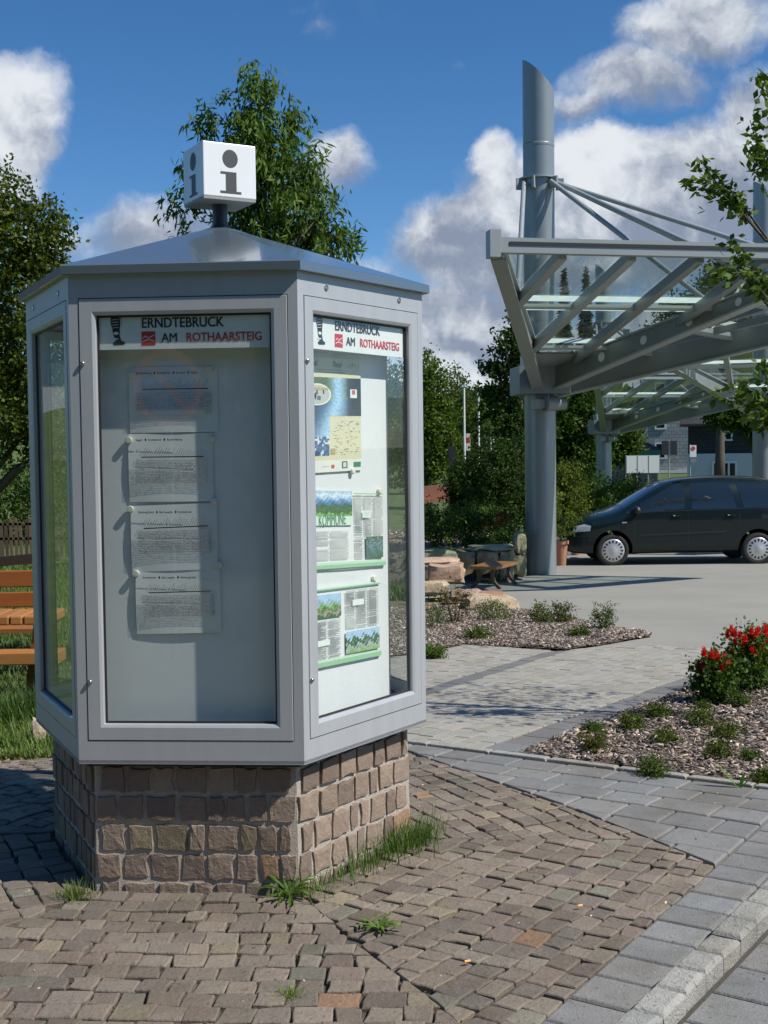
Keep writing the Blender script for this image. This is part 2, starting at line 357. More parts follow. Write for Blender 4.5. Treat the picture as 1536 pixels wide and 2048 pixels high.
# ------------------------------------------------------------------ structure: ground
def grid_surface(name, xs, ys, zf, m, kind='structure'):
    V = [(x, y, zf(x, y)) for y in ys for x in xs]; nx = len(xs)
    F = [(j * nx + i, j * nx + i + 1, (j + 1) * nx + i + 1, (j + 1) * nx + i) for j in range(len(ys) - 1) for i in range(nx - 1)]
    b = MB(); b.add(V, F); o = b.build(name, m, None, True); return tag(o, kind=kind)
ys = [-60, -30, -15, -8, -4, -1, 1] + [1 + .5 * i for i in range(1, 30)] + [16.5 + i for i in range(24)] + [42, 45, 50, 55, 60, 70, 80, 90, 110, 150, 220, 300, 420, 600, 900]
xs = [-700, -400, -200, -120, -80, -60, -45, -35] + [-30 + 1.5 * i for i in range(0, 17)] + [-5 + .5 * i for i in range(0, 31)] + [11 + 1.5 * i for i in range(0, 14)] + [35, 45, 60, 80, 120, 200, 400, 700]
grid_surface('ground', xs, ys, lambda x, y: gz(x, y) - .05, M_GRASSG)

def clip(poly, a, b):
    """keep the part of poly left of the line a->b"""
    out = []; n = len(poly)
    def sd(p): return (b[0] - a[0]) * (p[1] - a[1]) - (b[1] - a[1]) * (p[0] - a[0])
    for i in range(n):
        p, q = poly[i], poly[(i + 1) % n]; sp, sq = sd(p), sd(q)
        if sp >= 0: out.append(p)
        if (sp > 0 > sq) or (sp < 0 < sq):
            t = sp / (sp - sq); out.append((p[0] + (q[0] - p[0]) * t, p[1] + (q[1] - p[1]) * t))
    return out
def clip_convex(poly, reg):
    for i in range(len(reg)):
        poly = clip(poly, reg[i], reg[(i + 1) % len(reg)])
        if len(poly) < 3: return []
    return poly
def area(p): return .5 * abs(sum(p[i][0] * p[(i + 1) % len(p)][1] - p[(i + 1) % len(p)][0] * p[i][1] for i in range(len(p))))
def ccw(p):
    s_ = sum(p[i][0] * p[(i + 1) % len(p)][1] - p[(i + 1) % len(p)][0] * p[i][1] for i in range(len(p)))
    return p if s_ > 0 else p[::-1]
def stone(b, poly, h, bev, t, rough=.0, tilt=.0, z_off=0, gap=.004):
    """one paving stone: polygon on the ground, height h above grade, rounded top edge"""
    poly = ccw(poly); n = len(poly); cx = sum(p[0] for p in poly) / n; cy = sum(p[1] for p in poly) / n
    r = max(.01, math.sqrt(area(poly)) / 2); k1 = 1 - gap / r; k2 = 1 - (gap + bev) / r
    if k2 < .3: return
    tx, ty = random.uniform(-tilt, tilt), random.uniform(-tilt, tilt); zb = gz(cx, cy) + z_off
    zl = lambda x, y: gz(x, y) + z_off
    rj = [(random.uniform(-rough, rough), random.uniform(-rough, rough)) for _ in poly]
    ring = lambda k, dz: [(cx + (p[0] - cx) * k + j[0], cy + (p[1] - cy) * k + j[1], zl(p[0], p[1]) + dz + tx * (p[0] - cx) + ty * (p[1] - cy)) for p, j in zip(poly, rj)]
    vs = ring(k1, -.03) + ring(k1, h - bev * .8) + ring((k1 + k2) / 2, h - bev * .2) + ring(k2, h)
    fs = [(q * n + i, q * n + (i + 1) % n, (q + 1) * n + (i + 1) % n, (q + 1) * n + i) for q in range(3) for i in range(n)] + [tuple(range(3 * n, 4 * n))]
    b.add(vs, fs, t)
def sub_corners(poly, step):
    out = []
    for i in range(len(poly)):
        p, q = poly[i], poly[(i + 1) % len(poly)]; out.append(p); L = math.hypot(q[0] - p[0], q[1] - p[1])
        if L > step: m_ = ((p[0] + q[0]) / 2 , (p[1] + q[1]) / 2); out.append(m_)
    return out
def sheet(name, poly, m, dz, nx=24, kind='structure'):
    """thin flat sheet following the terrain inside a convex polygon"""
    poly = ccw([tuple(p) for p in poly]); b = MB(); x0, x1 = min(p[0] for p in poly), max(p[0] for p in poly); y0, y1 = min(p[1] for p in poly), max(p[1] for p in poly)
    ny = nx; sx, sy = (x1 - x0) / nx, (y1 - y0) / ny
    for i in range(nx):
        for j in range(ny):
            q = clip_convex([(x0 + i * sx, y0 + j * sy), (x0 + (i + 1) * sx, y0 + j * sy), (x0 + (i + 1) * sx, y0 + (j + 1) * sy), (x0 + i * sx, y0 + (j + 1) * sy)], poly)
            if len(q) >= 3: b.add([(p[0], p[1], gz(*p) + dz) for p in q], [tuple(range(len(q)))])
    return tag(b.build(name, m, None, True), kind=kind)

# kiosk frame of reference
KX, KY, KR, KROT = -.6545, 5.152, .82, -.0697
KAP = KR * math.cos(math.pi / 6)
def kface(k):
    a = KROT + k * math.pi / 3; return Vector((math.sin(a), -math.cos(a), 0)), Vector((math.cos(a), math.sin(a), 0))
def kpt(k, u, z, out=0):      # point on face k: u to the right, z height, out = outwards from the case face
    n, t = kface(k); return Vector((KX, KY, 0)) + n * (KAP + out) + t * u + Vector((0, 0, z))

# outlines taken from the picture, laid out on the ground
E1a, E1b, E2b = G(815, 1507), G(1432, 1738), G(1085, 2048)
d1 = (E1b - E1a).normalized(); d2 = (E2b - E1b).normalized()
CLa, CLb = G(820, 1494), G(1536, 1587); dcl = (CLb - CLa).normalized(); ncl_ = Vector((-dcl.y, dcl.x))
setts_reg = [tuple(E1a - d1 * 1.2), (-3.6, 6.25), (-3.6, 2.2), tuple(E2b + d2 * 1.0), tuple(E1b)]
if True:
    a_ = sum(setts_reg[i][0] * setts_reg[(i + 1) % 5][1] - setts_reg[(i + 1) % 5][0] * setts_reg[i][1] for i in range(5))
    if a_ < 0: setts_reg = setts_reg[::-1]
sheet('joint_sand', [(-3.8, 6.35), (-3.8, 1.6), (3.4, 1.6), (3.4, 5.9), (2.6, 7.2), (-.2, 6.9)], M_SAND, -.004)

def sett_tint():
    r = random.random(); b = random.uniform(.76, 1.24)
    if r < .010: c = (1.2, .88, .66)
    elif r < .05: c = (.90, .99, .97)
    elif r < .10: c = (1.06, 1.05, .92)
    elif r < .20: c = (.86, .80, .80)
    else: c = (1 + random.uniform(-.02, .05), 1, 1 + random.uniform(-.05, .03))
    return tuple(q * b for q in c)
def wob(x, y): return (.010 * math.sin(x * 2.7 + y * 1.3) + .006 * math.sin(x * 7 - y * 5), .012 * math.sin(x * 2.1 - y * 1.9 + 1) + .006 * math.sin(x * 6 + y * 4))
b = MB(); rb = .767 * math.cos(math.pi / 6)
for k in range(6):
    n_, t_ = kface(k); r = rb + .015; T30 = math.tan(math.pi / 6)
    while r < 5.2:
        h_ = random.uniform(.082, .100); u = -(r + h_) * T30 - random.uniform(0, .1)
        while u < (r + h_) * T30:
            w_ = random.uniform(.074, .130)
            q = [(u, r), (u + w_, r), (u + w_, r + h_), (u, r + h_)]
            q = [(a + random.uniform(-.008, .008), c + random.uniform(-.008, .008)) for a, c in q]
            q = clip(q, (0, 0), (T30 * 9, 9)); q = clip(q, (-T30 * 9, 9), (0, 0)) if len(q) > 2 else q
            if len(q) >= 3 and area(q) > .0022:
                P = []
                for a, c in q:
                    X = Vector((KX, KY, 0)) + n_ * c + t_ * a; wx, wy = wob(X.x, X.y); P.append((X.x + wx, X.y + wy))
                P = clip_convex(ccw(P), setts_reg)
                if len(P) >= 3 and area(P) > .002 and min(p[1] for p in P) > 2.4:
                    P = sub_corners(P, .05); X = P[0]; st_ = 1 + .13 * math.sin(X[0] * 3.1 + 2 * math.sin(X[1] * 2.3)) * math.sin(X[1] * 2.7 + X[0]) ; tn = tuple(v * st_ for v in sett_tint())
                    stone(b, P, random.uniform(.010, .018), .0055, tn, .0042, .022, gap=.0032)
            u += w_
        r += h_
tag(b.build('sett_paving', M_SETT), kind='structure')

def course(b, o, dx, dy, L, H, wr, hr, reg, h, bev, tintf, stag=.5, **kw):
    """running bond from origin o, axis dx (along), dy (across)"""
    v = 0
    while v < H:
        hh = random.uniform(*hr); u = -random.uniform(0, wr[1])
        while u < L:
            ww = random.uniform(*wr)
            q = [tuple(o + dx * a + dy * c) for a, c in ((u, v), (u + ww, v), (u + ww, v + hh), (u, v + hh))]
            q = clip_convex(ccw(q), reg)
            if len(q) >= 3 and area(q) > .0015: stone(b, q, h + random.uniform(-.002, .003), bev, tintf(), **kw)
            u += ww
        v += hh
def gtint(a=.86, c=1.12):
    def f():
        k = random.uniform(a, c); w = random.uniform(-.03, .04); return (k * (1 + w), k, k * (1 - w))
    return f
# big grey slabs between the setts and the pale edging line
C1, C2 = G(1262, 2048), G(1536, 1785)            # line of the raised curb
dc = (C2 - C1).normalized(); nc = Vector((dc.y, -dc.x))     # nc points right, away from the setts
bord = E2b + (E1b - E2b).normalized() * 0
reg = [(-1, 2), (7, 2), (7, 9), (-1, 9)]
reg = clip(reg, tuple(E1b), tuple(E1a)) if clip([(1.6, 5.4), (1.7, 5.4), (1.7, 5.5)], tuple(E1b), tuple(E1a)) else clip(reg, tuple(E1a), tuple(E1b))
reg = clip(reg, tuple(CLb), tuple(CLa)); reg = clip(reg, tuple(E1b), tuple(E1b - d2))
b = MB(); course(b, CLa - dcl * .5, dcl, -ncl_, 6, 3.2, (.19, .33), (.19, .22), reg, .018, .008, gtint(), gap=.004)
# edging along the setts and beyond it, up to the raised curb
wB = abs((C1 - E2b).dot(nc)); u = -.8
pr = lambda p, o_, d_: (p - o_).dot(d_)
d2u = -d2; n2 = Vector((d2u.y, -d2u.x))
reg2 = ccw([tuple(E2b - d2u * 1.2), tuple(C1 - dc * 1.2), tuple(C2 + dc * 3.0), tuple(E1b + d2u * 3.2)])
course(b, E2b - d2u * 1.2 + n2 * .0, d2u, n2, 7, 1.6, (.155, .185), (.205, .206), reg2, .018, .011, gtint(.85, 1.15), gap=.004)
tag(b.build('slab_paving', M_SLAB), kind='structure')
b = MB(); u = -1.0
while u < 5.2:
    L_ = random.uniform(.15, .175); o_ = C1 + dc * u; W_ = .105
    stone(b, sub_corners([tuple(o_), tuple(o_ + dc * L_), tuple(o_ + dc * L_ + nc * W_), tuple(o_ + nc * W_)], .08), .062 + random.uniform(-.005, .004), .017, gtint(.8, 1.12)(), .0035, .03, gap=.003)
    u += L_
tag(b.build('raised_curb', M_CURB), kind='structure')
b = MB(); o_ = C1 + nc * .115 - dc * 1.2
reg3 = ccw([tuple(o_), tuple(o_ + dc * 7), tuple(o_ + dc * 7 + nc * 2.4), tuple(o_ + nc * 2.4)])
course(b, o_, dc, nc, 7, 2.4, (.21, .25), (.21, .23), reg3, .004, .008, gtint(), gap=.005)
tag(b.build('lower_slab_paving', M_SLAB), kind='structure')
# pale edging line
b = MB(); u = -1.0
while u < 6:
    L_ = random.uniform(.32, .42); o_ = CLa + dcl * u; stone(b, sub_corners([tuple(o_), tuple(o_ + dcl * L_), tuple(o_ + dcl * L_ + ncl_ * .06), tuple(o_ + ncl_ * .06)], .2), .032, .007, gtint(.9, 1.12)(), .002, .0, gap=.002); u += L_
tag(b.build('edging_line', M_CURB), kind='structure')

# path of pale pavers
PA, PB = G(953, 1503), G(1418, 1339); dp = (PB - PA).normalized(); npth = Vector((-dp.y, dp.x))   # right edge of pale pavers
BA, BB = G(1040, 1507), G(1394, 1367)
wdark = abs((BA - PA).dot(npth))
o_ = CLa + ncl_ * .062
pave_end = G(1310, 1268); 
pl = [tuple(PA - dp * .0), tuple(PA + dp * 5.2), tuple(PA + dp * 5.2 + npth * 1.2), tuple(G(1131, 1301)), tuple(G(929, 1287)), (-1.2, 9.9), (-1.2, tuple(o_)[1] + .55)]
sheet('path_bed', [(-1.6, 6.5), tuple(PA + n2 * .0), tuple(PA + dp * 6 - npth * .5), tuple(PA + dp * 6 + npth * 1.5), (-1.6, 11.5)], M_SAND, -.002)
b = MB()
lines = [(tuple(PA), tuple(PA + dp)), ]
regp = ccw([tuple(o_ - dcl * 1.5), tuple(o_ + dcl * 1.25), tuple(PA + dp * 5.0), tuple(PA + dp * 5.0 + npth * 1.2), tuple(G(1131, 1303) + npth * .02), tuple(G(900, 1290)), (-1.6, 10.3)])
BD0, BD1 = G(850, 1392), G(1131, 1303); db = (BD1 - BD0).normalized(); nb = Vector((-db.y, db.x))
def halfreg(reg, a, d_, left=True):
    return clip(reg, tuple(a), tuple(a + d_)) if left else clip(reg, tuple(a + d_), tuple(a))
rA = halfreg(regp, PA, dp, True); near = halfreg(rA, BD0 - nb * .02, db, False); far = halfreg(rA, BD0 + nb * .13, db, True)
for rg in (near, far):
    if len(rg) > 2: course(b, PA - dp * 4 - npth * .0, dp, npth, 13, 5, (.198, .202), (.10, .101), ccw(rg), .010, .004, gtint(.92, 1.07), gap=.0025)
tag(b.build('paver_path', M_BRICKP), kind='structure')
b = MB(); band = halfreg(halfreg(rA, BD0 - nb * .02, db, True), BD0 + nb * .13, db, False)
course(b, BD0 - db * 4 - nb * .02, db, nb, 9, .15, (.2, .24), (.15, .151), ccw(band), .010, .004, gtint(), gap=.002)
rgs = ccw([tuple(PA + dcl * .02 ), tuple(BA), tuple(PA + dp * 4.9 - npth * wdark * .8), tuple(PA + dp * 4.9)])
course(b, PA - dp * .5, dp, -npth, 6.2, wdark + .1, (.22, .3), (.2, .21), rgs, .009, .004, gtint(.9, 1.15), gap=.002)
tag(b.build('paver_border', M_DARKP), kind='structure')

# forecourt
fc = [(-.2, 12.4), tuple(G(1303, 1276)), tuple(PA + dp * 4.95), (5.2, 9.9), (12, 10.2), (34, 14), (34, 40), (-1.5, 40), (-.5, 17)]
sheet('forecourt', [(.2, 10.2), (2.6, 9.3), (34, 9.0), (34, 33), (1.0, 33), (.5, 17)], M_FORE, .002, 50)
b = MB()
# granite kerb line across the drive: faint strips where the surface changes
for px0, py0, px1, py1 in ((1060, 1262, 1536, 1238),):
    a, c = G(px0, py0), G(px1, py1)
# mulch beds
bedR = [tuple(BA + dcl * .03 + ncl_ * .09), tuple(CLb + dcl * 3 + ncl_ * .07), (6.0, 8.5), (5.2, 9.9), tuple(PA + dp * 4.9 - npth * wdark), tuple(BB)]
bedR = [tuple(BA), tuple(CLa + dcl * 7 + ncl_ * .07), (6.6, 8.3), (5.4, 10.1), tuple(PA + dp * 4.95 - npth * (wdark + .02))]
bedL = [tuple(G(845, 1311)), tuple(G(929, 1291)), tuple(G(1131, 1304)), tuple(G(1303, 1275)), tuple(G(1285, 1266)), tuple(G(1206, 1258)), tuple(G(1120, 1235)), tuple(G(1035, 1222)), tuple(G(1000, 1190)), (.1, 16.5), (-.7, 16.5), (-.7, 10.4)]
def inpoly(p, poly):
    c = False; n = len(poly)
    for i in range(n):
        a, d_ = poly[i], poly[i - 1]
        if (a[1] > p[1]) != (d_[1] > p[1]) and p[0] < (d_[0] - a[0]) * (p[1] - a[1]) / (d_[1] - a[1]) + a[0]: c = not c
    return c
def flat_poly(name, poly, m, dz):
    b = MB(); x0, x1 = min(p[0] for p in poly), max(p[0] for p in poly); y0, y1 = min(p[1] for p in poly), max(p[1] for p in poly); st = .12
    poly = ccw([tuple(p) for p in poly])
    import mathutils.geometry as mg
    pts = [Vector(p) for p in poly]; tris = mg.tessellate_polygon([[Vector((p[0], p[1], 0)) for p in poly]])
    for t in tris:
        tri = ccw([poly[i] for i in t])
        ax0, ax1 = min(p[0] for p in tri), max(p[0] for p in tri); ay0, ay1 = min(p[1] for p in tri), max(p[1] for p in tri)
        st = max(.15, (ax1 - ax0) / 12, (ay1 - ay0) / 12); i0, j0 = math.floor(ax0 / st), math.floor(ay0 / st)
        for i in range(i0, int(ax1 / st) + 2):
            for j in range(j0, int(ay1 / st) + 2):
                q = clip_convex([(i * st, j * st), ((i + 1) * st, j * st), ((i + 1) * st, (j + 1) * st), (i * st, (j + 1) * st)], tri)
                if len(q) >= 3: b.add([(p[0], p[1], gz(*p) + dz + (.012 * math.sin(p[0] * 5) * math.sin(p[1] * 4))) for p in q], [tuple(range(len(q)))])
    return tag(b.build(name, m, None, True), kind='structure')
flat_poly('planting_bed_soil', bedR, M_SOIL, .012); flat_poly('planting_bed_soil', bedL, M_SOIL, .018)
def chips(poly, n, x0, x1, y0, y1, dz, size=1.0):
    P = []
    while len(P) < n:
        p = (random.uniform(x0, x1), random.uniform(y0, y1))
        if inpoly(p, poly): P.append((p[0], p[1], gz(*p) + dz + .012 * math.sin(p[0] * 5) * math.sin(p[1] * 4)))
    P = np.array(P); n = len(P)
    L = rng.uniform(.012, .05, n) * size; Wd = L * rng.uniform(.16, .42, n); Hh = rng.uniform(.0015, .004, n)
    yaw = rng.uniform(0, 6.28, n); pt = rng.normal(0, .28, n); rl = rng.normal(0, .4, n)
    ax = np.stack([np.cos(yaw) * np.cos(pt), np.sin(yaw) * np.cos(pt), np.sin(pt)], 1)
    ay = np.stack([-np.sin(yaw) * np.cos(rl), np.cos(yaw) * np.cos(rl), np.sin(rl)], 1); az = np.cross(ax, ay)
    P[:, 2] += rng.uniform(.004, .024, n)
    V = np.stack([P + sx * ax * L[:, None] / 2 + sy * ay * Wd[:, None] / 2 + sz * az * Hh[:, None] / 2 for sx in (-1, 1) for sy in (-1, 1) for sz in (-1, 1)], 1).reshape(-1, 3)
    f0 = np.array([(0, 1, 3, 2), (4, 6, 7, 5), (0, 4, 5, 1), (2, 3, 7, 6), (0, 2, 6, 4), (1, 5, 7, 3)])
    F = (np.arange(n)[:, None, None] * 8 + f0[None]).reshape(-1, 4)
    br = (.26 + 1.35 * rng.random(n) ** 1.7) * np.where(rng.random(n) < .14, 1.7, 1.0); w = rng.uniform(-.08, .12, n); T = np.stack([br * (1 + w), br, br * (1 - w)], 1)
    return V, F, np.repeat(T, 6, 0)
V, F, T = chips(bedR, 34000, 0.6, 5.6, 5.0, 10.1, .012); o = finish('bark_mulch', V, F, T, M_CHIP); tag(o, 'grey brown bark chips covering the right planting bed', 'bark mulch', kind='stuff')
V, F, T = chips(bedL, 26000, 0.0, 2.6, 9.6, 15.5, .018, 1.15); o = finish('bark_mulch', V, F, T, M_CHIP); tag(o, 'bark chips covering the pointed bed by the sandstone rocks', 'bark mulch', kind='stuff')

# ------------------------------------------------------------------ text
def text_mesh(name, s, size, m, M, parent=None, bold=0., xs=1., align='LEFT', tint=(1, 1, 1), ext=.0006):
    cu = bpy.data.curves.new(name, 'FONT'); cu.body = s; cu.size = size; cu.extrude = ext; cu.align_x = align; cu.resolution_u = 3
    o = bpy.data.objects.new(name, cu); COL.objects.link(o); dg = bpy.context.evaluated_depsgraph_get()
    me = bpy.data.meshes.new_from_object(o.evaluated_get(dg)); bpy.data.objects.remove(o)
    me.transform(Matrix.Diagonal((xs, 1, 1, 1)))
    if bold:
        import bmesh
        bm = bmesh.new()
        for q, (dx, dy) in enumerate(((-1, -.6), (1, -.6), (-1, .6), (1, .6), (0, 0))):
            m2 = me.copy(); m2.transform(Matrix.Translation((dx * bold * 1.3, dy * bold, q * .00004))); bm.from_mesh(m2)
        bm.to_mesh(me); bm.free()
    me.transform(M); me.name = name; me.materials.clear(); me.materials.append(m)
    at = me.attributes.new('tint', 'FLOAT_COLOR', 'FACE'); n = len(me.polygons); at.data.foreach_set('color', [c for _ in range(n) for c in (*tint, 1)])
    o = bpy.data.objects.new(name, me); COL.objects.link(o)
    if parent is not None: o.parent = parent; o.matrix_parent_inverse = parent_world(parent).inverted()
    return o
def face_M(k, u, z, out):       # text / drawing plane on a kiosk face
    n, t = kface(k); p = kpt(k, u, z, out)
    return Matrix(((t.x, 0, n.x, p.x), (t.y, 0, n.y, p.y), (0, 1, 0, p.z), (0, 0, 0, 1)))

# ------------------------------------------------------------------ information kiosk
Z0, Z1, ZD0, ZD1, ZE0, ZE1 = .493, 2.252, .575, 2.162, 2.248, 2.277
kiosk = empty('information_kiosk', (KX, KY, 0), 'hexagonal silver glass information case on a brown stone base with an i cube on top', 'information kiosk')
def hexring(b, R0, R1, z0, z1, t=(1, 1, 1)):
    P = lambda Rr, z: [(KX + Rr * math.sin(KROT + (2 * c - 1) * math.pi / 6), KY - Rr * math.cos(KROT + (2 * c - 1) * math.pi / 6), z) for c in range(6)]
    vs = P(R0, z0) + P(R0, z1) + P(R1, z1) + P(R1, z0); fs = []
    for q in range(4):
        for c in range(6): fs.append((q * 6 + c, q * 6 + (c + 1) % 6, ((q + 1) % 4) * 6 + (c + 1) % 6, ((q + 1) % 4) * 6 + c))
    return b.add(vs, fs, t)
# stone base: mortar core and rough stones, each face in five courses
b = MB(); RB = .752
vsb = []
for z, rr in ((-.08, RB), (.5, RB - .012)):
    vsb += [(KX + rr * math.sin(KROT + (2 * c - 1) * math.pi / 6), KY - rr * math.cos(KROT + (2 * c - 1) * math.pi / 6), z) for c in range(6)]
b.add(vsb, [(c, (c + 1) % 6, 6 + (c + 1) % 6, 6 + c) for c in range(6)] + [tuple(range(6, 12))])
base = b.build('stone_base', M_MORTAR, kiosk)
b = MB(); apb = RB * math.cos(math.pi / 6)
def wall_stone(k, u0, u1, z0, z1, out, t, corner=0):
    n_, t_ = kface(k); nn = 3; bev = .010
    def Pt(u, z, o): return Vector((KX, KY, 0)) + n_ * (apb + o) + t_ * u + Vector((0, 0, z))
    j = lambda a: random.uniform(-a, a)
    outl = []
    for (a, c) in ((0, 0), (.33, 0), (.67, 0), (1, 0), (1, .5), (1, 1), (.67, 1), (.33, 1), (0, 1), (0, .5)):
        outl.append((u0 + (u1 - u0) * a + j(.006), z0 + (z1 - z0) * c + j(.006)))
    cu, cz = (u0 + u1) / 2, (z0 + z1) / 2; n = len(outl)
    sh = lambda k_, o_, jj=0: [Pt(cu + (u - cu) * k_, cz + (z - cz) * k_, o_ + j(jj)) for u, z in outl]
    vs = sh(1, -.03) + sh(.985, out * .7) + sh(.95, out * .95, .0012) + sh(.7, out + .0005, .0014) + [Pt(cu, cz, out + .001 + j(.0015))]
    fs = [(q * n + i, q * n + (i + 1) % n, (q + 1) * n + (i + 1) % n, (q + 1) * n + i) for q in range(3) for i in range(n)] + [(3 * n + i, 3 * n + (i + 1) % n, 4 * n) for i in range(n)]
    b.add(vs, fs, t)
for k in range(6):
    hw = RB / 2
    zc = [-.06, .046, .152, .260, .366, .470, .51] if k % 2 == 0 else [-.06, .040, .146, .254, .361, .466, .51]
    for r_ in range(len(zc) - 1):
        u = -hw + (.002 if r_ % 2 else .02)
        while u < hw - .03:
            w_ = random.uniform(.062, .128); u1 = min(u + w_, hw - .004)
            if hw - u1 < .045: u1 = hw - (.004 if r_ % 2 else .022)
            q = random.random(); k_ = random.uniform(.72, 1.25)
            t = (k_ * (1.12 if q < .04 else 1.03), k_ * (.90 if q < .04 else (1.07 if .1 < q < .2 else 1)), k_ * (.72 if q < .04 else (.88 if .1 < q < .2 else 1.0)))
            wall_stone(k, u + .008, u1 - .008, zc[r_] + .008, zc[r_ + 1] - .009, random.uniform(.0, .007), t)
            u = u1
b.build('base_stones', M_STONE, base)
# aluminium case
b = MB(); n6 = range(6)
hexring(b, KR, KR - .07, ZD1, ZE0 + .0); hexring(b, KR, KR - .07, Z0, ZD0)
pw = .0346
for c in n6:                                   # corner posts
    k0, k1 = c - 1, c
    A = kpt(k0, KR / 2 - pw, 0); Bc = kpt(k0, KR / 2, 0); Cc = kpt(k1, -KR / 2 + pw, 0)
    A2 = kpt(k0, KR / 2 - pw - .002, 0, -.045); C2_ = kpt(k1, -KR / 2 + pw + .002, 0, -.045)
    b.prism([(p.x, p.y) for p in (A, Bc, Cc, C2_, A2)], ZD0 - .0, ZD1 + .0)
case = b.build('case_frame', M_ALU, kiosk)
b = MB(); hexring(b, KR - .0, .001, Z0 - .002, Z0 + .012); b.build('case_floor', M_ALU, kiosk)
b = MB(); hexring(b, KR - .01, .001, ZD1 + .03, ZD1 + .045); b.build('case_ceiling', M_ALU, kiosk)
b = MB()
b.prism([(KX + (RB + .02) * math.sin(KROT + (2 * c - 1) * math.pi / 6), KY - (RB + .02) * math.cos(KROT + (2 * c - 1) * math.pi / 6)) for c in range(6)], Z0 - .02, Z0 - .002)
b.build('base_plate', M_GASKET, kiosk)
# doors
def door(k):
    b = MB(); du = KR / 2 - pw - .003; z0, z1 = ZD0 + .003, ZD1 - .003; fw = .058
    def ringpts(m, o): return [kpt(k, -du + m, z0 + m, o), kpt(k, du - m, z0 + m, o), kpt(k, du - m, z1 - m, o), kpt(k, -du + m, z1 - m, o)]
    prof = [(0, -.03), (0, .0), (.0015, .002), (fw - .012, .002), (fw - .002, -.003), (fw, -.006), (fw, -.022)]
    for (m0, o0), (m1, o1) in zip(prof[:-1], prof[1:]):
        p, q = ringpts(m0, o0), ringpts(m1, o1); b.add(p + q, [(i, (i + 1) % 4, 4 + (i + 1) % 4, 4 + i) for i in range(4)])
    d = b.build('door', M_ALU, kiosk)
    b = MB(); p, q = ringpts(fw - .001, -.018), ringpts(fw + .007, -.018); r_ = ringpts(fw + .007, -.026)
    b.add(p + q + r_, [(i, (i + 1) % 4, 4 + (i + 1) % 4, 4 + i) for i in range(4)] + [(4 + i, 4 + (i + 1) % 4, 8 + (i + 1) % 4, 8 + i) for i in range(4)])
    p, q = ringpts(-.006, -.02), ringpts(.004, -.02); b.add(p + q, [(i, (i + 1) % 4, 4 + (i + 1) % 4, 4 + i) for i in range(4)])
    b.build('gasket', M_GASKET, d)
    b = MB(); b.add(ringpts(fw - .004, -.021), [(0, 1, 2, 3)]); b.build('glass_pane', M_GLASS, d)
    if k in (-1, 0, 1):
        for zz in (.79, 1.93):
            if k == -1: continue
            b = MB(); n_, t_ = kface(k); Mx = Matrix((t_, n_.cross(t_), n_)).transposed()
            b.lathe(kpt(k, -du + .010, zz, .002), [(.009, 0), (.009, .004), (.006, .008), (.003, .009), (0, .009)], 14, M=Mx); b.build('bolt', M_BOLT, d, True, 40)
        for uu in (-.24, .24):
            if k == 0: continue
            b = MB(); n_, t_ = kface(k); Mx = Matrix((t_, n_.cross(t_), n_)).transposed()
            b.lathe(kpt(k, uu, 2.20, .0005), [(.0115, 0), (.0115, .0025), (.007, .004), (0, .0042)], 14, M=Mx); b.build('bolt', M_BOLT, case, True, 40)
    return d
doors = {k: door(k) for k in (0, 1, 2, 3, -2, -1)}
# white notice boards inside
for k, u0, u1 in ((0, -.352, .352), (1, -.352, .300)):
    b = MB(); P = lambda u, z, o: kpt(k, u, z, o); vs = [P(u, z, o) for o in (-.10, -.116) for u, z in ((u0, ZD0 - .01), (u1, ZD0 - .01), (u1, ZD1 + .02), (u0, ZD1 + .02))]
    b.add(vs, [(0, 1, 2, 3), (7, 6, 5, 4), (0, 4, 5, 1), (1, 5, 6, 2), (2, 6, 7, 3), (3, 7, 4, 0)]); b.build('notice_board', M_BOARD, kiosk)
# roof
b = MB(); Re = .851
def hexP(Rr, z): return [(KX + Rr * math.sin(KROT + (2 * c - 1) * math.pi / 6), KY - Rr * math.cos(KROT + (2 * c - 1) * math.pi / 6), z) for c in range(6)]
rings = [hexP(KR - .03, ZE0 + .001), hexP(Re - .004, ZE0 - .006), hexP(Re, ZE0 - .004), hexP(Re, ZE1 - .004), hexP(Re - .006, ZE1), hexP(.12, 2.498), hexP(.07, 2.516), hexP(.02, 2.524)]
vs = [p for r_ in rings for p in r_]; fs = [(q * 6 + c, q * 6 + (c + 1) % 6, (q + 1) * 6 + (c + 1) % 6, (q + 1) * 6 + c) for q in range(len(rings) - 1) for c in range(6)] + [tuple((len(rings) - 1) * 6 + c for c in range(6))]
b.add(vs, fs); b.build('roof', M_ROOF, kiosk)
b = MB(); b.lathe((KX, KY, 2.50), [(.04, 0), (.04, .03), (.031, .034), (.031, .13)], 20); b.build('cube_post', M_DARKPOLE, kiosk, True, 40)
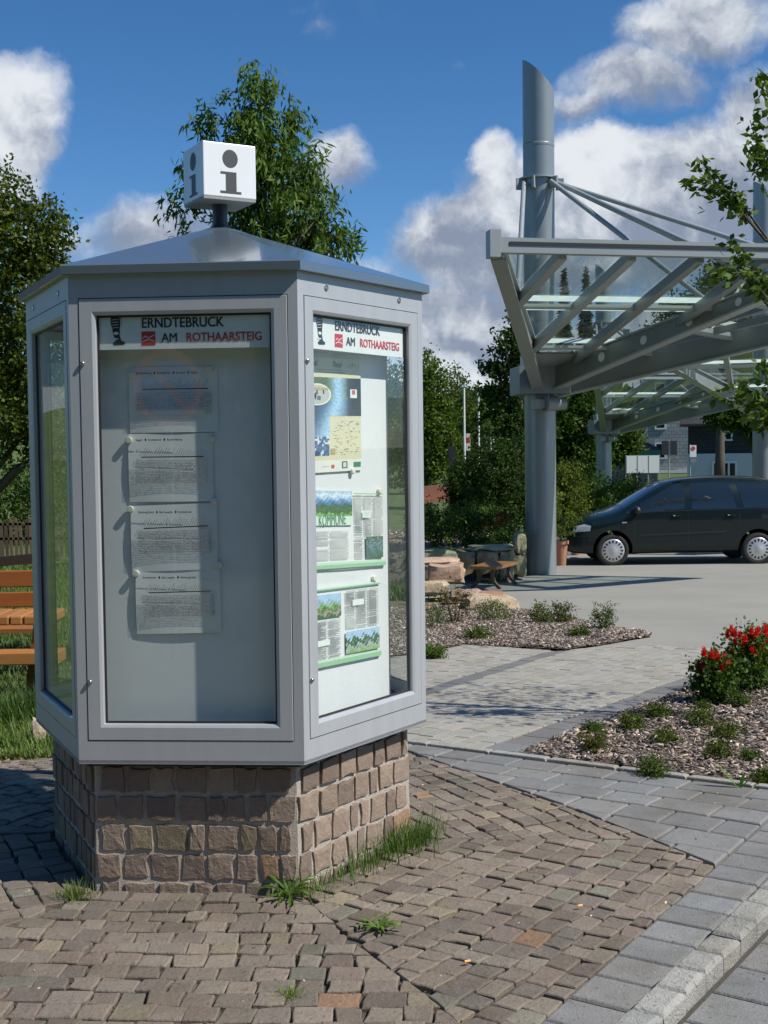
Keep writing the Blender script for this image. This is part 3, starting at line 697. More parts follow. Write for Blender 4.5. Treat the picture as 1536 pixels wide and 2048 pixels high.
# i cube
CA = R(29); cs = .2262; cube_c = Vector((KX, KY, 2.735)); b = MB(); h = cs / 2; bv = .004
ct, cn = Vector((math.cos(CA), math.sin(CA), 0)), Vector((math.sin(CA), -math.cos(CA), 0))
b.box(tuple(cube_c), (cs, cs, cs - .012), M=Matrix((ct, -cn, Vector((0, 0, 1)))).transposed()); icube = b.build('info_cube', M_ACRYL, kiosk)
bm_ = icube.modifiers.new('bevel', 'BEVEL'); bm_.width = .004; bm_.segments = 2
b = MB(); b.box(tuple(cube_c - Vector((0, 0, cs / 2 - .002))), (cs - .004, cs - .004, .012), M=Matrix((ct, -cn, Vector((0, 0, 1)))).transposed()); b.build('cube_floor', mat('cube_floor_paint', (.3, .3, .29), .6), icube)
for q in range(4):
    a = CA + q * math.pi / 2; n_ = Vector((math.sin(a), -math.cos(a), 0)); t_ = Vector((math.cos(a), math.sin(a), 0)); o_ = cube_c + n_ * (cs / 2 + .0006)
    P = lambda u, z: o_ + t_ * u + Vector((0, 0, z)); b = MB()
    b.add([P(.002 + .033 * math.cos(i * math.pi / 14), .046 + .036 * math.sin(i * math.pi / 14)) for i in range(28)], [tuple(range(28))])
    for u0, u1, z0, z1 in ((-.040, .028, -.016, -.006), (-.018, .028, -.082, -.016), (-.042, .048, -.092, -.082)):
        b.add([P(u0, z0), P(u1, z0), P(u1, z1), P(u0, z1)], [(0, 1, 2, 3)])
    b.build('letter_i', M_GREYLET, icube)

# header signs behind the glass
def header(k):
    zt, zb = 2.112, 1.980; O = -.027
    b = MB(); vs = [kpt(k, u, z, o) for o in (O, O - .003) for u, z in ((-.313, zb), (.313, zb), (.313, zt), (-.313, zt))]
    b.add(vs, [(0, 1, 2, 3), (7, 6, 5, 4), (0, 4, 5, 1), (1, 5, 6, 2), (2, 6, 7, 3), (3, 7, 4, 0)]); hs = b.build('header_sign', M_PAPER, kiosk)
    text_mesh('lettering', 'ERNDTEBRÜCK', .050, M_LETTER, face_M(k, -.155, 2.056, O + .001), hs, .0006, .85)
    text_mesh('lettering', 'AM', .044, M_LETTER, face_M(k, -.083, 2.005, O + .001), hs, .0005, .92)
    text_mesh('lettering', 'ROTHAARSTEIG', .044, M_RED, face_M(k, .005, 2.005, O + .001), hs, .0005, .86)
    b = MB(); b.add([kpt(k, u, z, O + .001) for u, z in ((-.155, 1.994), (-.105, 1.994), (-.105, 2.043), (-.155, 2.043))], [(0, 1, 2, 3)]); rl = b.build('red_logo', M_RED, hs)
    b = MB()
    for pts in ([(-.151, 2.018), (-.141, 2.027), (-.131, 2.019), (-.109, 2.030)], [(-.151, 2.007), (-.139, 2.012), (-.125, 2.013), (-.109, 2.008)]):
        for (a, c), (d_, e) in zip(pts[:-1], pts[1:]): b.add([kpt(k, a, c - .0016, O + .0016), kpt(k, d_, e - .0016, O + .0016), kpt(k, d_, e + .0016, O + .0016), kpt(k, a, c + .0016, O + .0016)], [(0, 1, 2, 3)])
    b.build('logo_wave', M_PAPER, rl)
    b = MB(); out = [(-.225, 1.998), (-.262, 1.996), (-.268, 2.004), (-.256, 2.012), (-.266, 2.034), (-.268, 2.052), (-.274, 2.074), (-.273, 2.098), (-.262, 2.113), (-.244, 2.113), (-.235, 2.098), (-.234, 2.074), (-.240, 2.05), (-.242, 2.03), (-.236, 2.012), (-.222, 2.006)]
    b.add([kpt(k, u + .008, min(z, zt), O + .001) for u, z in out], [tuple(range(len(out)))]); bt = b.build('boot_print', M_LETTER, hs)
    b = MB()
    for i in range(6):
        z = 2.056 + i * .0095; b.add([kpt(k, -.262 + .002 * (i % 2), z, O + .0015), kpt(k, -.237, z + .003, O + .0015), kpt(k, -.237, z + .0045, O + .0015), kpt(k, -.262, z + .0018, O + .0015)], [(0, 1, 2, 3)])
    b.add([kpt(k, u, z, O + .0015) for u, z in ((-.231, 2.046), (-.227, 2.074), (-.231, 2.104), (-.2335, 2.1), (-.230, 2.074), (-.2335, 2.048))], [tuple(range(6))])
    b.add([kpt(k, -.247 + .010 * math.cos(i * .8), 2.038 + .006 * math.sin(i * .8), O + .0015) for i in range(8)], [tuple(range(8))])
    b.add([kpt(k, -.250 + .012 * math.cos(i * .8), 2.018 + .003 * math.sin(i * .8), O + .0015) for i in range(8)], [tuple(range(8))])
    b.build('sole_pattern', M_PAPER, bt)
header(0); header(1)

# timetables and posters
def board_uz(k, px, py, O=-.099):
    n_, t_ = kface(k); p = on_plane(px, py, kpt(k, 0, 0, O), n_); d = p - kpt(k, 0, 0, O); return d.dot(t_), p.z
def patch(b, k, u0, u1, z0, z1, O, t=(1, 1, 1), sk=0., curl=None):
    pts = [(u0, z0), (u1, z0), (u1, z1), (u0, z1)]; b.add([kpt(k, u, z + sk * (u - u0), O) for u, z in pts], [(0, 1, 2, 3)], t)
def sheet_paper(name, k, u0, u1, z0, z1, sk, label, cat, group, O=-.0975, bow=.006, tint=(1, 1, 1), lo=None):
    nu, nz = 10, 8; V = []
    for i in range(nu + 1):
        for j in range(nz + 1):
            a, c = i / nu, j / nz; cu = bow * (math.sin(math.pi * c) * (1 - a) ** 1.5 + .6 * (1 - c) ** 2 * math.sin(math.pi * a) + .25 * a)
            V.append(kpt(k, u0 + (u1 - u0) * a, z0 + (z1 - z0) * c + sk * (u1 - u0) * a, O + cu))
    b = MB(); b.add(V, [(i * (nz + 1) + j, (i + 1) * (nz + 1) + j, (i + 1) * (nz + 1) + j + 1, i * (nz + 1) + j + 1) for i in range(nu) for j in range(nz)], tint)
    o = b.build(name, M_PAPER, None, True); return tag(o, label, cat, group)
TT = [('topmost timetable sheet inside the case, headed Bad Berleburg, Erndtebrück, Kreuztal, Siegen', 'Bad Berleburg  ♦ Erndtebrück  ♦ Kreuztal  ♦ Siegen', (258, 437, 735, 866), 0),
      ('second timetable sheet from the top, headed Siegen, Erndtebrück, Bad Berleburg', 'Siegen  ♦ Erndtebrück  ♦ Bad Berleburg', (257, 428, 868, 1004), .0),
      ('third timetable sheet from the top, headed Marburg, Bad Laasphe, Erndtebrück', 'Marburg(Lahn)  ♦ Bad Laasphe  ♦ Erndtebrück', (262, 437, 1012, 1144), .03),
      ('lowest timetable sheet, headed Erndtebrück, Bad Laasphe, Marburg', 'Erndtebrück  ♦ Bad Laasphe  ♦ Marburg(Lahn)', (272, 443, 1142, 1268), .02)]
for i, (lb, hd, (x0, x1, y0, y1), sk) in enumerate(TT):
    u0, z1 = board_uz(0, x0, y0); u1, z0 = board_uz(0, x1, y1); z1 = board_uz(0, x0, y0)[1]; z0 = board_uz(0, x0, y1)[1]
    o = sheet_paper('timetable', 0, u0, u1, z0, z1, sk, lb, 'timetable', 'timetable sheets on the front board', O=-.0972 + .001 * i)
    w, h_ = u1 - u0, z1 - z0; O = -.0825 + .001 * i
    text_mesh('heading', hd, .0105, M_LETTER, face_M(0, u0 + .03, z1 - .026, O), o, .0002, .93, ext=.0001)
    b = MB(); g = (1, 1, 1); gz0, gz1 = z0 + h_ * .28, z0 + h_ * .60
    ss_ = lambda u: sk * (u - u0)
    gu0, gu1 = u0 + .03, u1 - .02
    for q in range(14): z = gz0 + (gz1 - gz0) * q / 13; b.add([kpt(0, gu0, z + ss_(gu0), O), kpt(0, gu1, z + ss_(gu1), O), kpt(0, gu1, z + ss_(gu1) + .0018, O), kpt(0, gu0, z + ss_(gu0) + .0018, O)], [(0, 1, 2, 3)])
    for q in range(27): u = gu0 + (gu1 - gu0) * q / 26; patch(b, 0, u, u + .0009, gz0 + ss_(u), gz1 + ss_(u), O + .0002)
    for q in range(26 * 12):
        if random.random() < .34:
            u = gu0 + (gu1 - gu0) * (q % 26 + .3) / 26; z = gz0 + (gz1 - gz0) * (q // 26 + .35) / 13; patch(b, 0, u, u + .005, z + ss_(u), z + .003 + ss_(u), O + .0003)
    zl = gz1 + .012; bl = MB(); bl.add([kpt(0, gu0 + .02, zl + ss_(gu0), O), kpt(0, gu1 - .012, zl + ss_(gu1), O), kpt(0, gu1 - .012, zl + .0042 + ss_(gu1), O), kpt(0, gu0 + .02, zl + .0042 + ss_(gu0), O)], [(0, 1, 2, 3)])
    bl.build('heading_rule', M_LETTER, o)
    for q in range(26):
        u = gu0 + .012 + (gu1 - gu0 - .03) * q / 26; L_ = random.uniform(.012, .032); z = zl + .007 + ss_(u)
        b.add([kpt(0, u, z, O), kpt(0, u + .0022, z, O), kpt(0, u + L_ * .5 + .0022, z + L_, O), kpt(0, u + L_ * .5, z + L_, O)], [(0, 1, 2, 3)])
    b.build('timetable_print', mat('grey_print', (.36, .37, .39), .6, var=0), o)
def magnet(k, px, py, label, r=.0125):
    u, z = board_uz(k, px, py, -.085); n_, t_ = kface(k); b = MB(); Mx = Matrix((t_, n_.cross(t_), n_)).transposed()
    b.lathe(kpt(k, u, z, -.094), [(r * .96, 0), (r, .003), (r, .010), (r * .85, .012), (0, .0125)], 18, M=Mx)
    tag(b.build('magnet', M_MAGNET, None, True, 40), label, 'magnet', 'round magnets holding the sheets')
for px, py, lb in ((264, 750, 'round magnet in the shade at the left corner of the topmost timetable'), (418, 740, 'round magnet in the shade at the right corner of the topmost timetable'),
                   (257, 880, 'cream magnet at the left corner of the second timetable'), (423, 879, 'shaded magnet at the right corner of the second timetable'),
                   (260, 1018, 'cream magnet at the left corner of the third timetable'), (428, 1003, 'shaded magnet at the right corner of the third timetable'),
                   (271, 1147, 'cream magnet at the left corner of the lowest timetable'), (438, 1130, 'shaded magnet at the right corner of the lowest timetable')): magnet(0, px, py, lb)
for px, py, lb in ((707, 942, 'white magnet at the lower right corner of the cycling poster'), (761, 982, 'white magnet at the right corner of the green KOMMUNE poster'), (750, 1157, 'white magnet at the right corner of the lowest green poster')): magnet(1, px, py, lb)

def poster(label, px, sk=0., tint=(1, 1, 1), bow=.006):
    x0, x1, ytl, ybl, ytr = px
    u0, z1 = board_uz(1, x0, ytl); u1, zt = board_uz(1, x1, ytr); z0 = board_uz(1, x0, ybl)[1]; sk = (zt - z1) / (u1 - u0)
    o = sheet_paper('poster', 1, u0, u1, z0, z1, sk, label, 'poster', None, bow=bow, tint=tint)
    O = -.088 if bow > .004 else -.0925
    def P(a, c, dz=0): u = u0 + (u1 - u0) * a; return kpt(1, u, z0 + (z1 - z0) * c + sk * (u - u0), O + dz)
    return o, P, u0, z1, sk, (u1 - u0, z1 - z0), O
def quad(b, P, a0, a1, c0, c1, t, dz=0): b.add([P(a0, c0, dz), P(a1, c0, dz), P(a1, c1, dz), P(a0, c1, dz)], [(0, 1, 2, 3)], t)
def photo(b, P, a0, a1, c0, c1, cols, dz=.0004, nx=14, ny=12, jag=.10):
    nx *= 3; ny *= 3
    """small printed landscape: jagged coloured bands from bottom to top"""
    for i in range(nx):
        for j in range(ny):
            f = (j + .5) / ny + jag * (math.sin(i * .31 + j * .2) * .7 + .6 * math.sin(i * .83 - j * .5)) + random.uniform(-jag, jag) * .5; q = cols[min(len(cols) - 1, max(0, int(f * len(cols))))]; k_ = random.uniform(.75, 1.25)
            quad(b, P, a0 + (a1 - a0) * i / nx, a0 + (a1 - a0) * (i + 1) / nx, c0 + (c1 - c0) * j / ny, c0 + (c1 - c0) * (j + 1) / ny, tuple(min(.95, v * k_) for v in q), dz)
M_PRINT = mat('colour_print', (1, 1, 1), .35, var=.10, vs=80)
SKYB, HILL, TREEG, MEAD, DARKG, WATER, CREAM = (.45, .65, .85), (.10, .22, .38), (.07, .17, .07), (.28, .50, .15), (.03, .06, .04), (.25, .45, .72), (.75, .70, .48)
# cycling poster
o, P, u0, z1, sk, (w, h_), O = poster('tall poster with a waterfall photo, a round cyclists picture and a cream map', (590, 718, 703, 948, 712), tint=(.97, .95, .78), bow=.003)
b = MB()
quad(b, P, .0, 1, 0, .97, CREAM, -.0006)
for i in range(55):
    for j in range(60):
        a, c = i / 55, j / 60; cy_ = .30 + .50 * c
        if a > .48 and cy_ < .47 + .0: continue
        fall = math.exp(-((a - .62 + .25 * max(0, .62 - cy_) * 2) / (.10 + .3 * max(0, .66 - cy_))) ** 2); n_ = random.uniform(.8, 1.2)
        dk = (.03, .035, .05) if a > .75 else ((.10, .16, .05) if cy_ > .6 else (.05, .10, .2)); col = tuple((d_ * (1 - fall) + e * fall) * n_ for d_, e in zip(dk, (.42, .66, .88)))
        quad(b, P, a, a + 1 / 55, cy_, cy_ + .5 / 60, tuple(min(.95, v) for v in col), .0002)
for i in range(22):
    for j in range(10):
        a, cy_ = i / 44, .14 + .16 * j / 10 + .0
        if a > .47: continue
        n_ = random.uniform(.5, 1.6); quad(b, P, a, a + 1 / 44, cy_, cy_ + .016, tuple(min(.9, v * n_) for v in (.07, .14, .28) if True) if random.random() < .72 else (.7, .78, .85), .0002)
ring = [P(.30 + .215 * math.cos(i * math.pi / 16), .655 + .092 * math.sin(i * math.pi / 16), .0006) for i in range(32)]; b.add(ring, [tuple(range(32))], (.9, .85, .6))
ring = [P(.30 + .19 * math.cos(i * math.pi / 16), .655 + .080 * math.sin(i * math.pi / 16), .001) for i in range(32)]; b.add(ring, [tuple(range(32))], (.55, .56, .55))
quad(b, P, .14, .47, .69, .712, (.5, .42, .16), .0013)
for i in range(8): a = random.uniform(.18, .42); c = random.uniform(.60, .67); quad(b, P, a, a + .02, c, c + .035, (.04, .04, .06), .0014)
quad(b, P, .82, .93, .63, .705, (.88, .86, .82), .001); quad(b, P, .85, .90, .66, .698, (.55, .12, .05), .0013)
for i in range(90):
    a, c = random.uniform(.52, .96), random.uniform(.14, .43); L_ = random.uniform(.008, .05); quad(b, P, a, min(.98, a + L_), c, c + .003, (.35, .33, .28), .0008)
quad(b, P, .50, .57, .15, .20, (.45, .42, .30), .0008); quad(b, P, .51, .56, .155, .175, (.65, .45, .08), .001)
quad(b, P, .0, 1, .0, .10, (.84, .83, .76), .0006)
quad(b, P, .50, .55, .03, .06, (.7, .08, .06), .001); quad(b, P, .67, .76, .025, .085, (.10, .17, .13), .001); quad(b, P, .69, .74, .035, .075, (.75, .75, .68), .0012); quad(b, P, .86, .98, .03, .075, (.06, .25, .16), .001)
quad(b, P, .34, .47, .045, .05, (.5, .5, .46), .001)
# bicycle sign at the top
for cx_ in (.83, .93):
    for i in range(16):
        a0, a1 = i * math.pi / 8, (i + 1) * math.pi / 8; b.add([P(cx_ + .035 * math.cos(a0), .90 + .014 * math.sin(a0), .001), P(cx_ + .035 * math.cos(a1), .90 + .014 * math.sin(a1), .001), P(cx_ + .028 * math.cos(a1), .90 + .011 * math.sin(a1), .001), P(cx_ + .028 * math.cos(a0), .90 + .011 * math.sin(a0), .001)], [(0, 1, 2, 3)], (.25, .28, .22))
quad(b, P, .83, .93, .918, .921, (.25, .28, .22), .001); quad(b, P, .86, .87, .90, .935, (.25, .28, .22), .001)
quad(b, P, .30, .70, .862, .866, (.3, .32, .25), .001); quad(b, P, .25, .75, .838, .845, (.25, .27, .2), .001)
b.build('poster_print', M_PRINT, o)
MM = face_M(1, board_uz(1, 606, 730)[0], board_uz(1, 628, 731)[1], O + .0015)
text_mesh('heading', 'Lahntal', .030, mat('dark_green_print', (.04, .10, .06), .6, var=0), MM, o, 0, .9, ext=.0001)
text_mesh('heading', 'Total', .030, MATS['dark_green_print'], face_M(1, board_uz(1, 661, 730)[0], board_uz(1, 628, 731)[1], O + .0015) @ Matrix(((1, .3, 0, 0), (0, 1, 0, 0), (0, 0, 1, 0), (0, 0, 0, 1))), o, 0, .9, ext=.0001)
def text_cols(b, P, a0, a1, c0, c1, n, dz=.0005, gap=.02):
    wd = (a1 - a0) / n
    for i in range(n):
        A0, A1 = a0 + i * wd + gap / 2, a0 + (i + 1) * wd - gap / 2; c = c1
        while c > c0 + .012:
            if random.random() > .04: quad(b, P, A0, A1 - (random.random() < .15) * wd * random.uniform(.1, .5), c - .0055, c, (.40, .41, .41), dz)
            c -= .0105
GR = (.33, .62, .36)
o, P, u0, z1, sk, (w, h_), O = poster('green and white magazine spread with a valley photo and the word KOMMUNE', (590, 765, 975, 1146, 979))
b = MB(); photo(b, P, .02, .60, .66, .97, [MEAD, TREEG, (.12, .2, .1), TREEG, HILL, (.2, .35, .55), SKYB, (.8, .88, .93), SKYB], nx=30, ny=20, jag=.06)
quad(b, P, 0, 1, .025, .07, GR, .0006); quad(b, P, 0, 1, .07, .10, (.60, .80, .62), .0006); quad(b, P, .62, .98, .935, .947, (.30, .58, .32), .0006)
quad(b, P, 0, .60, .55, .66, (.70, .84, .72), .0004)
text_cols(b, P, .02, .34, .30, .48, 1); text_cols(b, P, .34, .56, .13, .48, 1); text_cols(b, P, .02, .34, .13, .26, 2); text_cols(b, P, .62, .98, .41, .92, 3); text_cols(b, P, .62, .74, .12, .39, 1)
photo(b, P, .76, .97, .13, .40, [TREEG, (.1, .2, .28), TREEG, (.25, .35, .5), TREEG], nx=14, ny=14, jag=.3)
quad(b, P, .72, .82, .64, .73, (.86, .92, .86), .0009); quad(b, P, .735, .805, .655, .715, (.7, .78, .7), .001)
b.build('poster_print', M_PRINT, o)
text_mesh('heading', 'KOMMUNE', .062, mat('green_print', (.10, .32, .15), .6, var=0), face_M(1, board_uz(1, 632, 1052)[0], board_uz(1, 632, 1053)[1], O + .0015), o, .0002, .56, ext=.0001)
o, P, u0, z1, sk, (w, h_), O = poster('lowest green and white magazine spread with two small village photos', (590, 756, 1175, 1348, 1156))
b = MB(); quad(b, P, 0, 1, .02, .075, GR, .0006); quad(b, P, 0, 1, .075, .10, (.62, .82, .64), .0006); quad(b, P, 0, 1, .93, .945, GR, .0006); quad(b, P, .0, 1, .945, .965, (.75, .88, .76), .0006)
photo(b, P, .02, .50, .60, .88, [TREEG, (.45, .4, .3), TREEG, MEAD, (.35, .5, .65), SKYB, SKYB], nx=24, ny=16, jag=.12)
text_cols(b, P, .02, .50, .11, .57, 3); text_cols(b, P, .55, .98, .42, .89, 3); photo(b, P, .55, .98, .12, .39, [MEAD, (.5, .55, .6), TREEG, TREEG, SKYB, SKYB], nx=22, ny=14, jag=.16)
quad(b, P, .64, .78, .70, .77, (.86, .92, .86), .0009); quad(b, P, .22, .36, .27, .34, (.86, .92, .86), .0009)
b.build('poster_print', M_PRINT, o)

# ------------------------------------------------------------------ bus station canopies and columns
def column_and_canopy(x, y, zh, ztop, ax, label_c, label_r, L=5.6, slope=.209, half=R(23.5), rad=.272, rods=True, side=True):
    zg = gz(x, y)
    e = empty('steel_column', (x, y, zg), label_c, 'column', 'steel columns of the station roofs')
    b = MB(); n = 40; vs = []
    for k in range(n):
        a = 2 * math.pi * k / n; cx_, cy_ = rad * math.cos(a), rad * math.sin(a)
        vs += [(x + cx_, y + cy_, zg - .3), (x + cx_, y + cy_, ztop - .27 * (cx_ + rad) / rad), (x + cx_ * .93, y + cy_ * .93, ztop - .02 - .27 * (cx_ * .93 + rad) / rad), (x + cx_ * .93, y + cy_ * .93, ztop - 2)]
    fs = [(k * 4 + q, ((k + 1) % n) * 4 + q, ((k + 1) % n) * 4 + q + 1, k * 4 + q + 1) for k in range(n) for q in range(3)]
    b.add(vs, fs); b.build('shaft', M_COL, e, True, 40)
    zc = ztop - 2.05
    b = MB(); b.lathe((x, y, zc), [(rad * .9, .0), (rad + .07, .0), (rad + .07, .03), (rad * .9, .03)], 32)
    for a in (R(200), R(250), R(310), R(350)): b.box((x + (rad + .09) * math.cos(a), y + (rad + .09) * math.sin(a), zc - .09), (.14, .03, .2), rz=a)
    b.build('collar', M_STEEL, e, True, 30)
    b = MB(); b.lathe((x, y, zc + .55), [(rad + .001, 0), (rad + .004, .01), (rad + .004, .05), (rad + .001, .06)], 32); b.build('weld_band', M_COL, e, True)
    hd = MB(); hd.box((x + .0, y, zh - .20), (.90, .84, .48), rz=ax * .5); hd.build('head_box', M_STEELD, e)
    hd = MB(); hd.box((x - .06, y - .05, zh + .1), (.5, .7, .3)); hd.build('head_bracket', M_STEEL, e)
    l = MB(); Mx = Matrix.Rotation(R(90), 3, 'X') @ Matrix.Rotation(R(-62), 3, 'Y')
    l.lathe((x + .22, y - .40, zh - .62), [(.0, -.20), (.10, -.18), (.12, .05), (.13, .22), (.11, .24), (.10, .2), (0, .2)], 16, M=Mx); l.tube([(x + .1, y - .25, zh - .38), (x + .2, y - .40, zh - .6)], .02)
    sp = l.build('spotlight', M_STEELD, e, True, 40)
    l = MB(); l.box((x - .02, y - .36, zh - .62), (.34, .2, .16)); l.build('lamp_box', M_STEEL, e)
    r = empty('glass_canopy', (x, y, zh), label_r, 'canopy roof', 'glass roofs of the bus station')
    O = Vector((x, y, zh)); A = Vector((math.sin(ax), -math.cos(ax), slope)); B = Vector((math.cos(ax), math.sin(ax), 0)); th = math.tan(half)
    P = lambda a, c, dz=0: O + A * a + B * c + Vector((0, 0, dz)); nrm = A.cross(B).normalized(); nrm = nrm if nrm.z > 0 else -nrm
    # main beams
    for s_ in (-1, 1):
        b = MB(); a0, a1 = P(.25, s_ * .25 * th), P(L, s_ * L * th)
        b.beam(a0, a1, .10, .44, top=True, h2=.15); mb_ = b
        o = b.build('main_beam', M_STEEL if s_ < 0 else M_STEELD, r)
        b2 = MB(); d_ = (a1 - a0); sd = d_.cross(Vector((0, 0, 1))).normalized()
        b2.beam(a0 + Vector((0, 0, -.43)), a1 + Vector((0, 0, -.14)), .2, .03, top=True); b2.beam(a0 + Vector((0, 0, .012)), a1 + Vector((0, 0, .012)), .2, .03, top=True); b2.build('flange', M_STEEL, o)
        if s_ > 0:
            for q in (.22, .38, .54, .70, .86):
                b3 = MB()
                c_ = a0.lerp(a1, q) - Vector((0, 0, .22 * (1 - q) + .075 * q))
                for sg in (-1, 1): b3.lathe(c_ + sd * .0515 * sg, [(.0, -.001), (.075 * (1.1 - q * .4), -.001), (.075 * (1.1 - q * .4), .001), (0, .001)], 18, M=Matrix((Vector((0, 0, 1)), d_.normalized(), sd)).transposed())
                b3.build('beam_hole', M_WHITE, o)
    # rafters, purlins, glass between them
    nb_ = 5; sp_ = .95
    for c in [(-2 + i) * sp_ * (L / 5.6) + .31 for i in range(nb_)]:
        a0 = max(.9, abs(c) / th)
        if a0 > L - .6: continue
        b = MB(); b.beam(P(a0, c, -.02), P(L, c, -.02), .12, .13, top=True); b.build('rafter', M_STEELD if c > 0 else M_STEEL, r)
    for a in (.27 * L, .63 * L):
        b = MB(); b.beam(P(a, -a * th, -.03), P(a, a * th, -.03), .09, .07, top=True); b.build('purlin', M_STEEL, r)
        b = MB()
        for da in (-.20, .20):
            q = [P(a + da - .12, -(a + da - .12) * th, -.012), P(a + da - .12, (a + da - .12) * th, -.012), P(a + da + .12, (a + da + .12) * th, -.012), P(a + da + .12, -(a + da + .12) * th, -.012)]; b.add(q, [(0, 1, 2, 3)])
        b.build('frosted_strip', M_FRIT, r)
    b = MB(); b.add([P(.35, -.35 * th, -.06), P(.35, .35 * th, -.06), P(.21 * L, .21 * L * th, -.06), P(.21 * L, -.21 * L * th, -.06)], [(0, 1, 2, 3)]); b.add([P(.35, -.35 * th, -.04), P(.35, .35 * th, -.04), P(.21 * L, .21 * L * th, -.04), P(.21 * L, -.21 * L * th, -.04)], [(0, 1, 2, 3)]); b.build('soffit_plate', M_STEEL, r)
    b = MB(); a0 = 1.0; vs = [P(a0, -a0 * th), P(a0, a0 * th), P(L, L * th), P(L, -L * th)]; b.add(vs, [(0, 1, 2, 3)]); b.build('glass_pane', M_CGLASS, r)
    b = MB(); b.beam(P(L + .08, -L * th - .12, .08), P(L + .08, L * th + .1, .08), .14, .19, top=True); o = b.build('edge_beam', M_STEEL, r)
    b = MB(); b.beam(P(L + .155, -L * th + .1, .012), P(L + .155, L * th, .012), .012, .045, top=True); b.build('groove', M_GASKET, o)
    b = MB(); b.beam(P(L + .08, -L * th - .16, .17), P(L + .08, -L * th - .02, .17), .2, .34, top=True); b.build('end_bracket', M_STEEL, r)
    ends = [P(.62 * L, -.62 * L * th), P(.62 * L, .62 * L * th), P(.80 * L, .80 * L * th)]
    if side:
        ax2 = ax + R(52); s2 = slope * .72; Lb = 6.6; A2 = Vector((math.sin(ax2), -math.cos(ax2), s2)); E2_ = O + A2 * Lb; FR = P(L, L * th)
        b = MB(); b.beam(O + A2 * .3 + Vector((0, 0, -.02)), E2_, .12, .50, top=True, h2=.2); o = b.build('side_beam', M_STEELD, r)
        b = MB(); b.beam(O + A2 * .3 + Vector((0, 0, -.52)), E2_ + Vector((0, 0, -.22)), .22, .03, top=True); b.build('flange', M_STEEL, o)
        b = MB(); b3 = MB()
        O1 = O + (FR - O) * .15; O2 = O + (E2_ - O) * .15
        b.add([O1, FR, E2_, O2], [(0, 1, 2, 3)]); b.build('glass_pane', M_CGLASS, r)
        for q in (.30, .5, .72, .94):
            p0, p1 = O.lerp(FR, q), O.lerp(E2_, q); b = MB(); b.beam(p0 - Vector((0, 0, .04)), p1 - Vector((0, 0, .04)), .09, .12, top=True); b.build('purlin', M_STEEL, r)
            b = MB(); w0 = (FR - O).normalized() * .13; w1 = (E2_ - O).normalized() * .13; b.add([p0 + w0 * 1.2, p1 + w1 * 1.2, p1 + w1 * 2.8, p0 + w0 * 2.8], [(0, 1, 2, 3)]); b.build('frosted_strip', M_FRIT, r)
        for q in (.33, .66):
            b = MB(); b.beam(O1.lerp(O2, q) - Vector((0, 0, .03)), FR.lerp(E2_, q) - Vector((0, 0, .03)), .08, .1, top=True); b.build('rafter', M_STEELD, r)
        b = MB(); b.beam(FR + Vector((0, 0, .08)), E2_ + Vector((0, 0, .08)), .14, .26, top=True); b.build('edge_beam', M_STEEL, r)
        ends += [O.lerp(E2_, .72), O.lerp(E2_, .9)]
    if rods:
        for p, a in zip(ends, (R(215), R(300), R(320), R(335), R(345))):
            b = MB(); s0 = Vector((x + (rad + .07) * math.cos(a), y + (rad + .07) * math.sin(a), zc - .08)); b.tube([s0, p + Vector((0, 0, .03))], .042, 10); b.build('tie_rod', M_STEEL, e, True, 40)
AX1 = math.atan2(.2, .98)
column_and_canopy(2.76, 22.0, 3.03, 8.36, AX1, 'nearest tall grey steel column with slanted top, beside the wooden bench', 'nearest glass canopy rising towards the kiosk from the tall column')
column_and_canopy(9.72, 32.0, 2.75, 8.35, R(-18), 'grey steel column at the right picture edge behind the dark car', 'glass canopy on the column at the right picture edge', L=6.0, side=True)
column_and_canopy(7.75, 44.0, 2.62, 8.1, AX1, 'farthest grey steel column, standing by the white notice boards', 'farthest and smallest looking glass canopy over the shrubs', L=5.8)

